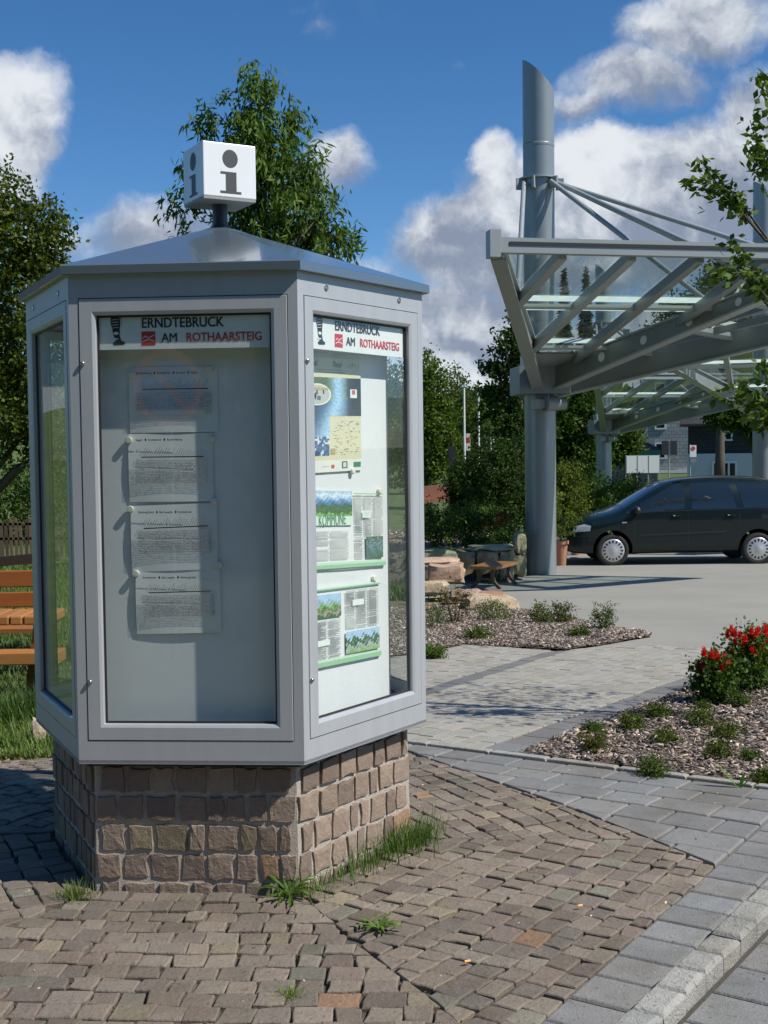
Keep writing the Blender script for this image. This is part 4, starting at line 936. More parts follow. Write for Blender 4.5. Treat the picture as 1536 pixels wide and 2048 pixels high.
# ------------------------------------------------------------------ car
CARX, CARY = at_y(1137, 1137, 24.3).x, 25.25
def make_car():
    zg = gz(CARX + 2, CARY); e = empty('parked_car', (CARX, CARY, zg), 'dark green minivan parked side on under the glass canopies', 'car')
    prof = [(0.00, .36, .66), (.015, .29, .72), (.09, .25, .82), (.34, .22, .93), (.70, .21, 1.01), (1.0, .21, 1.08), (1.30, .21, 1.24), (1.62, .21, 1.44), (1.92, .21, 1.60), (2.2, .21, 1.675), (2.7, .21, 1.715), (3.2, .21, 1.725), (3.7, .22, 1.705), (4.15, .24, 1.65), (4.40, .27, 1.52), (4.55, .32, 1.20), (4.62, .38, .95), (4.63, .48, .80)]
    def hw(s, z):        # half width of the body side
        belt = 1.0; plan = .905 * (1 - .22 * max(0, (.75 - s) / .75) ** 2.2 - .10 * max(0, (s - 3.9) / .73) ** 2.2)
        if z > belt: plan *= 1 - .24 * ((z - belt) / .72) ** 1.25
        if z < .45: plan *= 1 - .05 * ((.45 - z) / .25) ** 2
        return plan - .012 * math.cos((z - .7) * 4)
    V = []; F = []; NR = 26
    for s, zb, zt in prof:
        ring = []; top = zt
        zs = [zb + (top - zb) * t for t in (0, .08, .2, .34, .48, .62, .76, .88, .96)]
        sideL = [(hw(s, z) * (.93 if i == 0 else 1) * (.97 if i == 7 else .86 if i == 8 else 1), z) for i, z in enumerate(zs)]
        cr = [(sideL[-1][0] * .72, top + .005), (sideL[-1][0] * .38, top + .022), (0, top + .028)]
        ring = sideL + cr + [(-a, z) for a, z in cr[-2::-1]] + [(-a, z) for a, z in sideL[::-1]]
        V.append([(CARX + s, CARY - a, zg + z) for a, z in ring])
    n = len(V[0]); vs = [p for r_ in V for p in r_]
    fs = [(i * n + k, i * n + k + 1, (i + 1) * n + k + 1, (i + 1) * n + k) for i in range(len(V) - 1) for k in range(n - 1)] + [(i * n + n - 1, i * n, (i + 1) * n, (i + 1) * n + n - 1) for i in range(len(V) - 1)]
    fs += [tuple(range(n)), tuple((len(V) - 1) * n + k for k in range(n - 1, -1, -1))]
    b = MB(); b.add(vs, fs); body = b.build('body', M_CARP, None, True)
    WS = (.88, 3.72); WR = .318
    sub = body.modifiers.new('s', 'SUBSURF'); sub.levels = 2; sub.render_levels = 2
    cut = MB()
    for s in WS:
        for sg in (-1, 1): cut.lathe((CARX + s, CARY + sg * .85, zg + WR + .01), [(0, -.22), (.385, -.22), (.385, .3), (0, .3)], 40, M=Matrix.Rotation(R(90), 3, 'X'))
    co = cut.build('cut', M_PLAST); bo = body.modifiers.new('b', 'BOOLEAN'); bo.object = co; bo.operation = 'DIFFERENCE'; bo.solver = 'EXACT'
    dg = bpy.context.evaluated_depsgraph_get(); me = bpy.data.meshes.new_from_object(body.evaluated_get(dg)); body.modifiers.clear(); body.data = me; bpy.data.objects.remove(co)
    me.materials.clear(); me.materials.append(M_CARP); me.name = 'body'
    for p in me.polygons: p.material_index = 0
    me.set_sharp_from_angle(angle=R(38)); body.parent = e; body.matrix_parent_inverse = parent_world(e).inverted()
    from mathutils.bvhtree import BVHTree
    bvh = BVHTree.FromPolygons([v.co.copy() for v in me.vertices], [tuple(p.vertices) for p in me.polygons])
    def surf(s, z, off=.004, sg=-1):
        hit = bvh.ray_cast(Vector((CARX + s, CARY + sg * 3, zg + z)), Vector((0, -sg, 0)))
        return (hit[0] + Vector((0, sg * off, 0))) if hit[0] is not None else Vector((CARX + s, CARY + sg * .8, zg + z))
    def panel(name, outl, m, off=.004, sg=-1, parent=None, step=.05):
        """thin panel that follows the body side, from a side view outline"""
        b = MB(); x0, x1 = min(p[0] for p in outl), max(p[0] for p in outl); z0, z1 = min(p[1] for p in outl), max(p[1] for p in outl); nx, nz = max(1, int((x1 - x0) / step)), max(1, int((z1 - z0) / step))
        cu = ccw(outl)
        for i in range(nx):
            for j in range(nz):
                q = clip_convex([(x0 + (x1 - x0) * a / nx, z0 + (z1 - z0) * c / nz) for a, c in ((i, j), (i + 1, j), (i + 1, j + 1), (i, j + 1))], cu)
                if len(q) >= 3 and area(q) > 1e-7: b.add([surf(a, c, off, sg) for a, c in q], [tuple(range(len(q)))])
        return b.build(name, m, parent or body, True)
    for sg in (-1, 1):
        panel('front_quarter_glass', [(1.14, 1.06), (1.34, 1.065), (1.36, 1.20)], M_CARG, sg=sg)
        panel('side_window', [(1.42, 1.065), (2.28, 1.10), (2.30, 1.60), (2.12, 1.585), (1.43, 1.235)], M_CARG, sg=sg)
        panel('side_window', [(2.42, 1.105), (3.30, 1.125), (3.18, 1.60), (2.9, 1.62), (2.44, 1.605)], M_CARG, sg=sg)
        panel('side_window', [(3.44, 1.13), (4.30, 1.15), (4.20, 1.50), (3.95, 1.58), (3.32, 1.60)], M_CARG, sg=sg)
        for sx, lean in ((1.30, .0), (2.355, .0), (3.36, -.08)):
            zt_ = 1.03; panel('door_seam', [(sx - .004, .34), (sx + .004, .34), (sx + .004, zt_), (sx - .004, zt_)], M_PLAST, .002, sg, step=.1)
        panel('window_trim', [(1.15, 1.045), (4.35, 1.135), (4.35, 1.145), (1.15, 1.056)], M_PLAST, .006, sg, step=.1)
        panel('rubbing_strip', [(1.42, .60), (3.10, .66), (3.10, .685), (1.42, .625)], M_PLAST, .014, sg, step=.1)
        panel('sill', [(1.3, .235), (3.25, .235), (3.25, .30), (1.3, .30)], M_PLAST, .006, sg, step=.1)
        for sx in (2.12, 3.18):
            b = MB(); p = surf(sx, .985, .02, sg); b.box(tuple(p), (.17, .03, .032)); b.build('door_handle', M_CARP, body)
            b = MB(); b.box(tuple(p + Vector((-.05, sg * .017, .004))), (.035, .004, .018)); b.build('handle_lock', M_CHROME, body)
        b = MB(); p = surf(1.34, 1.10, .09, sg); b.lathe(tuple(p), [(0, -.12), (.07, -.11), (.09, 0), (.075, .10), (0, .12)], 14, M=Matrix.Rotation(R(90), 3, 'X') @ Matrix.Diagonal((.8, .9, .9))); b.build('wing_mirror', M_PLAST, body, True)
        panel('headlight', [(.10, .675), (.44, .70), (.46, .80), (.34, .835), (.16, .79)], mat('headlight_glass', (.5, .55, .58), .08, .3, tint=False, var=.2, vs=30), .006, sg)
        panel('indicator', [(1.06, .845), (1.15, .85), (1.15, .88), (1.06, .875)], M_WHITE, .006, sg)
        panel('bumper_line', [(.06, .575), (.50, .60), (.50, .607), (.06, .583)], M_PLAST, .004, sg)
    # windscreen: faces on the sloped front between the pillars
    b = MB()
    for i in range(8):
        for j in range(8):
            def wp(a, c):
                s = 1.12 + .80 * a; w_ = (.70 - .13 * a) * (2 * c - 1); h = bvh.ray_cast(Vector((CARX + s, CARY + w_, zg + 3)), Vector((0, 0, -1))); return (h[0] + Vector((-.003, 0, .005))) if h[0] is not None else Vector((CARX + s, CARY + w_, zg + 1.2))
            b.add([wp(i / 8, j / 8), wp((i + 1) / 8, j / 8), wp((i + 1) / 8, (j + 1) / 8), wp(i / 8, (j + 1) / 8)], [(0, 1, 2, 3)])
    b.build('windscreen', M_CARG, body, True)
    for sg in (-1, 1):
        b = MB(); pts = []
        for i in range(9):
            s = 2.1 + 2.0 * i / 8; h = bvh.ray_cast(Vector((CARX + s, CARY + sg * .56, zg + 3)), Vector((0, 0, -1))); pts.append(h[0] + Vector((0, 0, .035 if 0 < i < 8 else .0)))
        b.tube(pts, .014, 6); b.build('roof_rail', M_PLAST, body, True)
    for s in WS:
        for sg in (-1, 1):
            w = MB(); c = (CARX + s, CARY + sg * .80, zg + WR); Mx = Matrix.Rotation(R(90 if sg < 0 else -90), 3, 'X')
            w.lathe(c, [(.20, -.09), (.29, -.10), (.312, -.08), (.318, -.03), (.318, .05), (.31, .085), (.285, .10), (.235, .098), (.222, .088), (.0, .08)], 40, M=Mx); wo_ = w.build('wheel', M_RUBBER, e, True, 40)
            h = MB(); h.lathe(c, [(.228, .088), (.222, .098), (.205, .103), (.14, .112), (.07, .118), (.05, .126), (0, .128)], 40, M=Mx)
            for q in range(16):
                a = 2 * math.pi * q / 16
                pt = lambda r_, da, z: Vector(c) + Mx @ Vector((r_ * math.cos(a + da), r_ * math.sin(a + da), z))
                h.add([pt(.148, -.07, .1155), pt(.148, .07, .1155), pt(.198, .085, .109), pt(.198, -.085, .109)], [(0, 1, 2, 3)], (.03, .03, .03))
            h.build('hubcap', M_HUB, wo_, True, 50)
    return e
make_car()

# ------------------------------------------------------------------ vegetation helpers
def pb(px, py, rx, ry, Y, rd=None):
    """crown blob seen at px, py with half sizes rx, ry (picture units) standing at distance Y"""
    k = Y / FPX; return (tuple(at_y(px, py, Y)), (rx * k, rd or (rx + ry) / 2 * k, ry * k))
def bush(name, label, x, y, r, h, n, leaf, col=(1, 1, 1), cat='shrub', group=None, wid=.5, flowers=None, stems=5, per=10, z=None, m=None):
    z0 = gz(x, y) if z is None else z; e = empty(name, (x, y, z0), label, cat, group)
    foliage('foliage', [((x, y, z0 + h * .48), (r, r, h * .52))], n, per, leaf * 1.6, leaf, leaf * wid, e, col, .05, .35, m=m)
    b = MB()
    for k in range(stems):
        a = random.uniform(0, 6.28); b.tube([(x + .02 * math.cos(a), y + .02 * math.sin(a), z0 - .03), (x + r * .4 * math.cos(a), y + r * .4 * math.sin(a), z0 + h * .5), (x + r * .7 * math.cos(a), y + r * .7 * math.sin(a), z0 + h * .85)], [.006 + h * .008, .004 + h * .004, .002], 5)
    b.build('stems', M_BARK, e)
    return e
def tuft(name, label, x, y, n, h, spread, col=(1, 1, 1), cat='grass tuft', group=None, w=.005, lean=.5, z=None, elong=None):
    z0 = (gz(x, y) if z is None else z); V = []; F = []; T = []
    for i in range(n):
        if elong: t = random.uniform(-1, 1); bx, by = x + elong[0] * t + random.gauss(0, spread), y + elong[1] * t + random.gauss(0, spread)
        else: bx, by = x + random.gauss(0, spread), y + random.gauss(0, spread)
        a = random.uniform(0, 6.28); L = h * random.uniform(.5, 1.1); ln = lean * random.uniform(.2, 1.2); dx, dy = math.cos(a), math.sin(a); sx, sy = -dy * w, dx * w; k = len(V)
        for t in (0, .4, .75):
            ww = 1 - t * .6; q = (bx + dx * L * ln * t * t, by + dy * L * ln * t * t, z0 - .01 + L * t * (1 - .3 * ln * t)); V += [(q[0] - sx * ww, q[1] - sy * ww, q[2]), (q[0] + sx * ww, q[1] + sy * ww, q[2])]
        V += [(bx + dx * L * ln, by + dy * L * ln, z0 - .01 + L * (1 - .3 * ln)), (bx + dx * L * ln, by + dy * L * ln, z0 - .01 + L * (1 - .3 * ln))]
        F += [(k, k + 1, k + 3, k + 2), (k + 2, k + 3, k + 5, k + 4), (k + 4, k + 5, k + 7, k + 6)]; c = random.uniform(.6, 1.4); yl = random.uniform(0, .5); T += [(c * (1 + yl), c * (1 + .2 * yl), c)] * 3
    o = finish(name, V, F, np.array(T) * np.array(col), M_BLADE); return tag(o, label, cat, group)

# ash tree behind the kiosk
Y = 15.0
tree('ash_tree', 'slender ash tree with drooping narrow leaves right behind the kiosk roof', at_y(520, 900, Y).x, Y,
     [pb(522, 175, 46, 50, Y), pb(500, 255, 72, 62, Y), pb(545, 330, 85, 80, Y), pb(470, 350, 66, 80, Y), pb(410, 245, 22, 30, Y), pb(395, 345, 35, 35, Y), pb(378, 410, 34, 48, Y), pb(590, 225, 16, 48, Y), pb(600, 420, 75, 75, Y), pb(520, 440, 90, 70, Y), pb(655, 478, 55, 36, Y), pb(715, 500, 34, 22, Y), pb(620, 350, 28, 30, Y), pb(540, 560, 150, 90, Y), pb(430, 560, 110, 90, Y), pb(640, 590, 80, 60, Y)],
     800, 22, .12, .115, .030, tr=.09, col=(1.15, 1.4, 1.0), droop=.75, limbs=26, shell=.15, yellow=.2, twig=.01)
# broad tree at the left edge
Y = 22.0
tree('broadleaf_tree', 'dense broadleaf tree at the left picture edge behind the lawn', at_y(-60, 900, Y).x, Y,
     [pb(-40, 430, 80, 100, Y), pb(45, 470, 80, 90, Y), pb(105, 440, 34, 20, Y), pb(85, 505, 50, 60, Y), pb(30, 600, 110, 100, Y), pb(-60, 640, 120, 140, Y), pb(60, 720, 100, 90, Y), pb(0, 820, 120, 100, Y), pb(110, 850, 80, 100, Y), pb(-200, 500, 160, 180, Y), pb(-180, 780, 140, 160, Y), pb(25, 385, 30, 35, Y)],
     2300, 20, .17, .10, .055, tr=.22, col=(.92, .95, .7), droop=.2, limbs=30, shell=.3, yellow=.35)
# hedge under the left tree
for i, (px, Y, rx, h) in enumerate(((20, 36, 1.8, 2.2), (150, 37, 1.9, 2.3), (-130, 36, 1.9, 2.4))):
    x = at_y(px, 900, Y).x
    bush('hedge_shrub', ('dark shrub under the left tree beside the kiosk edge', 'dark shrub hidden partly by the left case window', 'dark shrub under the left tree beyond the picture edge')[i], x, Y, rx, h, 420, .12, (.55, .75, .6), 'shrub', per=14)
# lawn grass blades
def blades(name, label, n, reg, h, w, col, m=M_BLADE):
    X = []; 
    while len(X) < n:
        x_, y_ = reg()
        X.append((x_, y_, gz(x_, y_) - .055))
    X = np.array(X); n = len(X); a = rng.uniform(0, 6.28, n); L = h * rng.uniform(.4, 1.3, n) * (1 + X[:, 1] * .02); ln = rng.uniform(.2, .9, n); ww = w * (1 + X[:, 1] * .06)
    s = np.stack([-np.sin(a) * ww, np.cos(a) * ww, 0 * a], 1); tp = X + np.stack([np.cos(a) * L * ln, np.sin(a) * L * ln, L], 1); md = X * .5 + tp * .5 + np.stack([0 * a, 0 * a, L * .12], 1)
    V = np.stack([X - s, X + s, md + s * .7, tp, md - s * .7], 1).reshape(-1, 3); F = (np.arange(n)[:, None] * 5 + np.array([0, 1, 2, 3])).reshape(-1, 4); F2 = np.arange(n)[:, None] * 5 + np.array([[0, 2, 3, 4]])
    F = np.concatenate([np.arange(n)[:, None] * 5 + np.array([[0, 1, 2, 4]]), np.stack([np.arange(n) * 5 + 4, np.arange(n) * 5 + 2, np.arange(n) * 5 + 3, np.arange(n) * 5 + 3], 1)[:, :4]])
    c = rng.uniform(.5, 1.5, n) * (1 + .25 * np.sin(X[:, 0] * 1.3 + X[:, 1] * .7)); yl = rng.uniform(0, .5, n); T = np.stack([c * (1 + yl), c * (1 + .3 * yl), c * .9], 1) * np.array(col)
    # last quad degenerates to a triangle: use a tiny offset instead
    Fq = np.concatenate([np.arange(n)[:, None] * 5 + np.array([[0, 1, 2, 4]])]); o = None
    Vt = V.reshape(n, 5, 3); Vn = np.concatenate([Vt, Vt[:, 3:4] + s[:, None] * .1], 1).reshape(-1, 3)
    base_ = np.arange(n)[:, None] * 6; F = np.concatenate([base_ + np.array([[0, 1, 2, 4]]), base_ + np.array([[4, 2, 5, 3]])])
    o = finish(name, Vn, F, np.concatenate([T, T]), m); return tag(o, label, 'grass', kind='stuff')
def rl():
    y_ = 7.3 + 23 * random.random() ** 1.6; return (-y_ * random.uniform(.20, .42), y_)
blades('lawn_grass', 'green lawn grass around the picnic bench left of the kiosk', 42000, rl, .07, .004, (.82, .85, .6))
def rr():
    y_ = random.uniform(17, 34); return (random.uniform(-1.2, .8 + (y_ - 17) * .02), y_)
blades('lawn_grass', 'grass strip behind the rocks and under the far shrubs', 6000, rr, .10, .006, (.9, 1, .7))

# ------------------------------------------------------------------ tufts round the kiosk
GT = 'grass tufts in the joints round the kiosk'
g = G(152, 1800); tuft('grass_tuft', 'fine green tuft at the left front corner of the stone base', g.x, g.y, 240, .09, .030, group=GT, w=.0016)
p0 = kpt(1, -.26, 0, -.03); p1 = kpt(1, .40, 0, -.03)
for i, (u, n, h, sp, lb) in enumerate(((-.22, 120, .085, .035, 'low grass along the foot of the right stone face near the corner'), (-.02, 200, .12, .045, 'grass clump in the middle of the foot of the right stone face'), (.22, 330, .15, .055, 'tall dense grass clump at the far end of the right stone face'), (.36, 220, .15, .04, 'grass clump round the far right corner of the stone base'))):
    n_, t_ = kface(1); p = kpt(1, u * 1.0, 0, -.03); tuft('grass_tuft', lb, p.x + n_.x * .02, p.y + n_.y * .02, n, h, sp, col=(.8, 1, .8), group=GT, w=.0018, elong=(t_.x * .10, t_.y * .10))
def rosette(name, label, x, y, n, L, group=None, col=(1.1, 1.2, .7), w=.014, cat='weed'):
    V = []; F = []; T = []; z0 = gz(x, y) + .012
    for i in range(n):
        a = 2 * math.pi * i / n * 2.4 + random.uniform(-.3, .3); l = L * random.uniform(.6, 1.1); up = random.uniform(.15, .75); k = len(V); dx, dy = math.cos(a), math.sin(a)
        for t, wd in ((0, .2), (.3, .6), (.45, .35), (.6, 1.0), (.72, .55), (.85, .8), (1.0, .08)):
            q = (x + dx * l * t, y + dy * l * t, z0 + l * up * math.sin(t * 2.2) * .6); V += [(q[0] - dy * w * wd, q[1] + dx * w * wd, q[2] + .004), (q[0] + dy * w * wd, q[1] - dx * w * wd, q[2] + .004)]
        F += [(k + 2 * j, k + 2 * j + 1, k + 2 * j + 3, k + 2 * j + 2) for j in range(6)]; c = random.uniform(.7, 1.3); T += [(c * 1.1, c, c * .8)] * 6
    return tag(finish(name, V, F, np.array(T) * np.array(col), M_BLADE), label, cat, group)
g = G(758, 1868); rosette('dandelion_plant', 'jagged leaved dandelion growing between setts right of the stone base', g.x, g.y, 22, .085, w=.008)
g = G(590, 1800); rosette('dandelion_plant', 'larger weed with long leaves at the front right corner of the stone base', g.x - .02, g.y, 30, .13, col=(.8, 1, .55), w=.007)
tuft('grass_tuft', 'grass blades mixed into the weed at the front right corner', g.x + .01, g.y + .03, 130, .11, .05, group=GT, w=.0018)
g = G(580, 2000); tuft('grass_tuft', 'lone round tuft between the setts at the bottom of the picture', g.x, g.y, 150, .055, .018, col=(1.3, 1.3, .8), group=GT, w=.0018, lean=.9)
for px, py, lb in ((885, 1665, 'thin tuft between the setts right of the tall clump'), (395, 2040, 'sparse blades at the bottom picture edge'), (225, 1965, 'mossy tuft between setts at the lower left'), (800, 1815, 'tiny tuft above the dandelion')):
    g = G(px, py); tuft('grass_tuft', lb, g.x, g.y, 45, .035, .03, col=(1.1, 1.1, .7), group=GT, w=.0016, lean=1.0)
V = []; F = []; T = []
for i in range(2600):                       # moss in the joints
    x_, y_ = random.uniform(-1.6, 1.2), random.uniform(3.2, 5.4); d_ = math.sin(x_ * 5 + 1) * math.sin(y_ * 6) + .6 * math.sin(x_ * 11 - y_ * 7)
    if d_ < .55: continue
    r_ = random.uniform(.002, .007); a = random.uniform(0, 6.28); z = random.uniform(.006, .012); k = len(V)
    V += [(x_ + r_ * math.cos(a + q * 1.57), y_ + r_ * math.sin(a + q * 1.57), z + .002 * (q % 2)) for q in range(4)]; F += [(k, k + 1, k + 2, k + 3)]; c = random.uniform(.5, 1.1); T += [(c * 1.2, c, c * .7)]
tag(finish('moss', V, F, T, M_BLADE), 'small moss flecks in the joints between the setts', 'moss', kind='stuff')
for px, py, lb in ((935, 1939, 'orange cigarette end lying on the setts, nearer one'), (1160, 1826, 'orange cigarette end lying on the setts, farther one')):
    g = G(px, py); b = MB(); b.tube([(g.x - .009, g.y - .003, .026), (g.x + .009, g.y + .004, .026)], .004, 8, (1, .55, .2)); tag(b.build('cigarette_end', M_FLOWER), lb, 'cigarette end')

# ------------------------------------------------------------------ bed plants
LP = 'low cushion plants in the right bed'
for i, (px, py, rp, lb, c) in enumerate(((1188, 1500, 33, 'reddish green cushion plant nearest the path in the right bed', (1.2, .95, .6)), (1262, 1458, 30, 'cushion plant second from the path', (1.05, 1.05, .6)), (1187, 1466, 20, 'small grey green seedling at the path side of the bed', (.8, 1.1, .9)),
    (1316, 1432, 24, 'cushion plant left of the roses', (.95, 1.05, .6)), (1332, 1492, 31, 'cushion plant in the middle of the right bed', (1, 1.05, .6)), (1398, 1452, 35, 'wide cushion plant below the roses', (.95, 1, .55)), (1452, 1480, 36, 'tall cushion plant right of the middle', (1.0, .95, .55)), (1436, 1517, 30, 'cushion plant below the tall one', (1, 1, .6)),
    (1308, 1552, 32, 'cushion plant at the front edging of the bed', (.95, 1.1, .6)), (1478, 1410, 28, 'cushion plant right under the roses', (.8, 1, .6)), (1530, 1568, 24, 'cushion plant at the right picture edge in front', (1, 1.05, .6)), (1405, 1418, 14, 'tiny plant between the roses and the wide cushion', (.9, 1, .6)), (1500, 1520, 16, 'small sprout right of the middle cushions', (.8, 1.1, .7)))):
    g = G(px, py + 6); d_ = g.y / FPX; bush('cushion_plant', lb, g.x, g.y, rp * d_ * .9, rp * d_ * .95, 85, .014 if rp > 18 else .012, c, 'plant', LP, wid=.55, per=14, stems=4, z=gz(g.x, g.y) + .02)
LP2 = 'small shrubs in the left bed'
for px, py, rp, hp, lb, c in ((1082, 1252, 22, 26, 'small green shrub left of the pair in the pointed bed', (1, 1.1, .7)), (1124, 1250, 22, 30, 'small brownish shrub right of the pair in the pointed bed', (1, .85, .7)), (1206, 1262, 24, 32, 'small green shrub nearest the tip of the pointed bed', (1, 1.05, .75)), (1160, 1278, 18, 10, 'flat seedling below the shrub at the bed tip', (1, 1.1, .7)), (955, 1284, 26, 14, 'flat green plant near the lower edge of the pointed bed', (1, 1.1, .7)),
    (985, 1246, 38, 26, 'long green plant in front of the flat rock', (.9, 1.15, .7)), (910, 1250, 36, 52, 'dark reddish brown shrub left of the rocks', (1.1, .62, .5)), (880, 1190, 28, 30, 'yellow green plant on the stone edge', (1.2, 1.2, .6)), (868, 1318, 22, 12, 'green weed at the left corner of the path', (1, 1.2, .7))):
    g = G(px, py); d_ = g.y / FPX; bush('small_shrub', lb, g.x, g.y, rp * d_, hp * d_ * 1.5, 110, .022, c, 'shrub', LP2, wid=.5, per=12, z=gz(g.x, g.y) + .02)
g = G(868, 1262); e = bush('yellow_flower_plant', 'plant with yellow flowers beside the kiosk edge', g.x, g.y, .13, .30, 110, .022, (.9, 1.15, .7), 'flowering plant', wid=.3)
for q in range(9):
    b = MB(); c = Vector((g.x + random.gauss(0, .05), g.y + random.gauss(0, .05), gz(g.x, g.y) + random.uniform(.2, .36)))
    for s_ in range(7):
        a = s_ * .9; b.add([c, c + Vector((.012 * math.cos(a), .012 * math.sin(a), .004)), c + Vector((.022 * math.cos(a + .3), .022 * math.sin(a + .3), .007)), c + Vector((.012 * math.cos(a + .7), .012 * math.sin(a + .7), .004))], [(0, 1, 2, 3)], (.85, .62, .03))
    b.build('flower', M_FLOWER, e)
def rose(name, label, px, py, w, h, nf, seed):
    random.seed(seed); g = G(px, py); k = g.y / FPX; r, hh = w * k / 2, h * k; z0 = gz(g.x, g.y)
    e = bush(name, label, g.x, g.y, r, hh, 240, .034, (.75, 1.0, .75), 'rose bush', 'red rose bushes in the right bed', wid=.65, per=9)
    for q in range(nf):
        a, u = random.uniform(0, 6.28), random.random() ** .5; f_ = random.uniform(.55, 1.02); c = Vector((g.x + r * .95 * u * math.cos(a), g.y - abs(r * .9 * u * math.sin(a)) , z0 + hh * f_)); b = MB()
        for l_ in range(3):
            for s_ in range(6):
                a = s_ * 1.05 + l_ * .5; r_ = .027 - l_ * .007; up = Vector((0, 0, .006 + .012 * l_)); d1_ = Vector((math.cos(a), math.sin(a), 0)); t1 = Vector((-math.sin(a), math.cos(a), 0)); cc = random.uniform(.7, 1.15)
                b.add([c + up * .3, c + d1_ * r_ * .6 + t1 * r_ * .5 + up, c + d1_ * r_ + up * 2.2, c + d1_ * r_ * .6 - t1 * r_ * .5 + up], [(0, 1, 2, 3)], (.72 * cc, .035 * cc, .02 * cc))
        b.build('flower', M_FLOWER, e)
rose('rose_bush', 'low red rose bush, front left of the roses', 1428, 1408, 72, 100, 19, 3)
rose('rose_bush', 'taller red rose bush behind the front one', 1492, 1385, 92, 125, 24, 4)
rose('rose_bush', 'red rose bush cut by the right picture edge', 1548, 1372, 80, 115, 18, 5)
random.seed(11)
g = G(1478, 1583); V = []; b = MB()
for a, L_ in ((2.4, .17), (1.1, .10), (-.6, .11)):
    d_ = Vector((math.cos(a), math.sin(a) * .4, 0)); s_ = Vector((0, 0, 1)).cross(d_); pts = []
    for t, w_ in ((0, .006), (.3, .016), (.6, .018), (.85, .01), (1, .001)): q = Vector((g.x, g.y, gz(g.x, g.y) + .01)) + d_ * L_ * t * .8 + Vector((0, 0, L_ * .75 * t)); pts.append((q - s_ * w_, q + s_ * w_))
    b.add([v for p_ in pts for v in p_], [(2 * j, 2 * j + 1, 2 * j + 3, 2 * j + 2) for j in range(4)], (.9, 1.5, .6))
tag(b.build('tulip_leaf_plant', M_BLADE), 'broad pointed green leaves near the pale edging at the right', 'plant')

# young tree at the right, only its branches reach into the picture
TX, TY = 2.95, 7.35; tz = gz(TX, TY)
e = empty('young_tree', (TX, TY, tz), 'young tree at the right picture edge whose leafy twigs hang before the canopy', 'tree')
b = MB(); b.tube([(TX, TY, tz - .1), (TX + .02, TY, tz + 1.2), (TX - .02, TY, tz + 2.6), (TX + .04, TY, 4.3)], [.035, .03, .022, .008], 8); b.build('trunk', M_BARK, e, True)
b = MB(); b.tube([(TX - .14, TY + .06, tz - .1), (TX - .14, TY + .06, tz + 1.5)], .025, 8); b.build('stake', M_OLDWOOD, e)
twigs = [((1530, 480), (1455, 385), (1372, 372)), ((1530, 480), (1440, 375), (1400, 320)), ((1536, 480), (1470, 390), (1462, 415)), ((1560, 420), (1525, 330), (1500, 240)), ((1570, 330), (1545, 220), (1524, 150)), ((1560, 640), (1480, 545), (1412, 555)), ((1560, 640), (1490, 530), (1462, 488)),
         ((1580, 900), (1530, 830), (1430, 790)), ((1580, 900), (1520, 800), (1470, 775)), ((1590, 880), (1560, 820), (1500, 850)), ((1560, 420), (1540, 320), (1500, 285)), ((1590, 900), (1540, 790), (1525, 720)), ((1560, 640), (1535, 560), (1500, 590))]
b = MB(); C = []; Dd = []
for q, tw in enumerate(twigs):
    P_ = [at_y(p[0], p[1], TY + [-.3, .05, .2][k] * math.sin(q * 2.3) * .5) for k, p in enumerate(tw)]; root = Vector((TX, TY, max(tz + .9, P_[0].z - .25))); b.tube([root, P_[0], P_[1], P_[2]], [.011, .008, .005, .002], 6)
    for s_ in range(85):
        t = random.random(); t = .25 + .75 * t; p = P_[0].lerp(P_[1], t * 2) if t < .5 else P_[1].lerp(P_[2], t * 2 - 1); C.append(p + Vector((random.gauss(0, .035), random.gauss(0, .05), random.gauss(0, .035)))); d_ = (P_[2] - P_[1]).normalized() + Vector((random.gauss(0, .6), random.gauss(0, .6), random.gauss(-.35, .5))); Dd.append(d_.normalized())
for q in range(900):                        # the rest of the crown, outside the picture
    a = rng.normal(size=3); a /= np.linalg.norm(a); c = Vector((TX + .45, TY, 3.1)) + Vector(a * rng.random() ** .4 * np.array([.75, .9, 1.15])); C.append(c); Dd.append(Vector(rng.normal(size=3) + np.array([0, 0, -.5])).normalized())
b.build('twigs', M_BARK, e)
C = np.array(C); Dd = np.array(Dd); n = len(C); V, F = leaf_quads(C, Dd, rng.uniform(.04, .078, n), rng.uniform(.024, .042, n)); finish('crown', V, F, leaf_tint(n, .3, .25) * np.array([1.2, 1.4, .85]), M_LEAF, e)

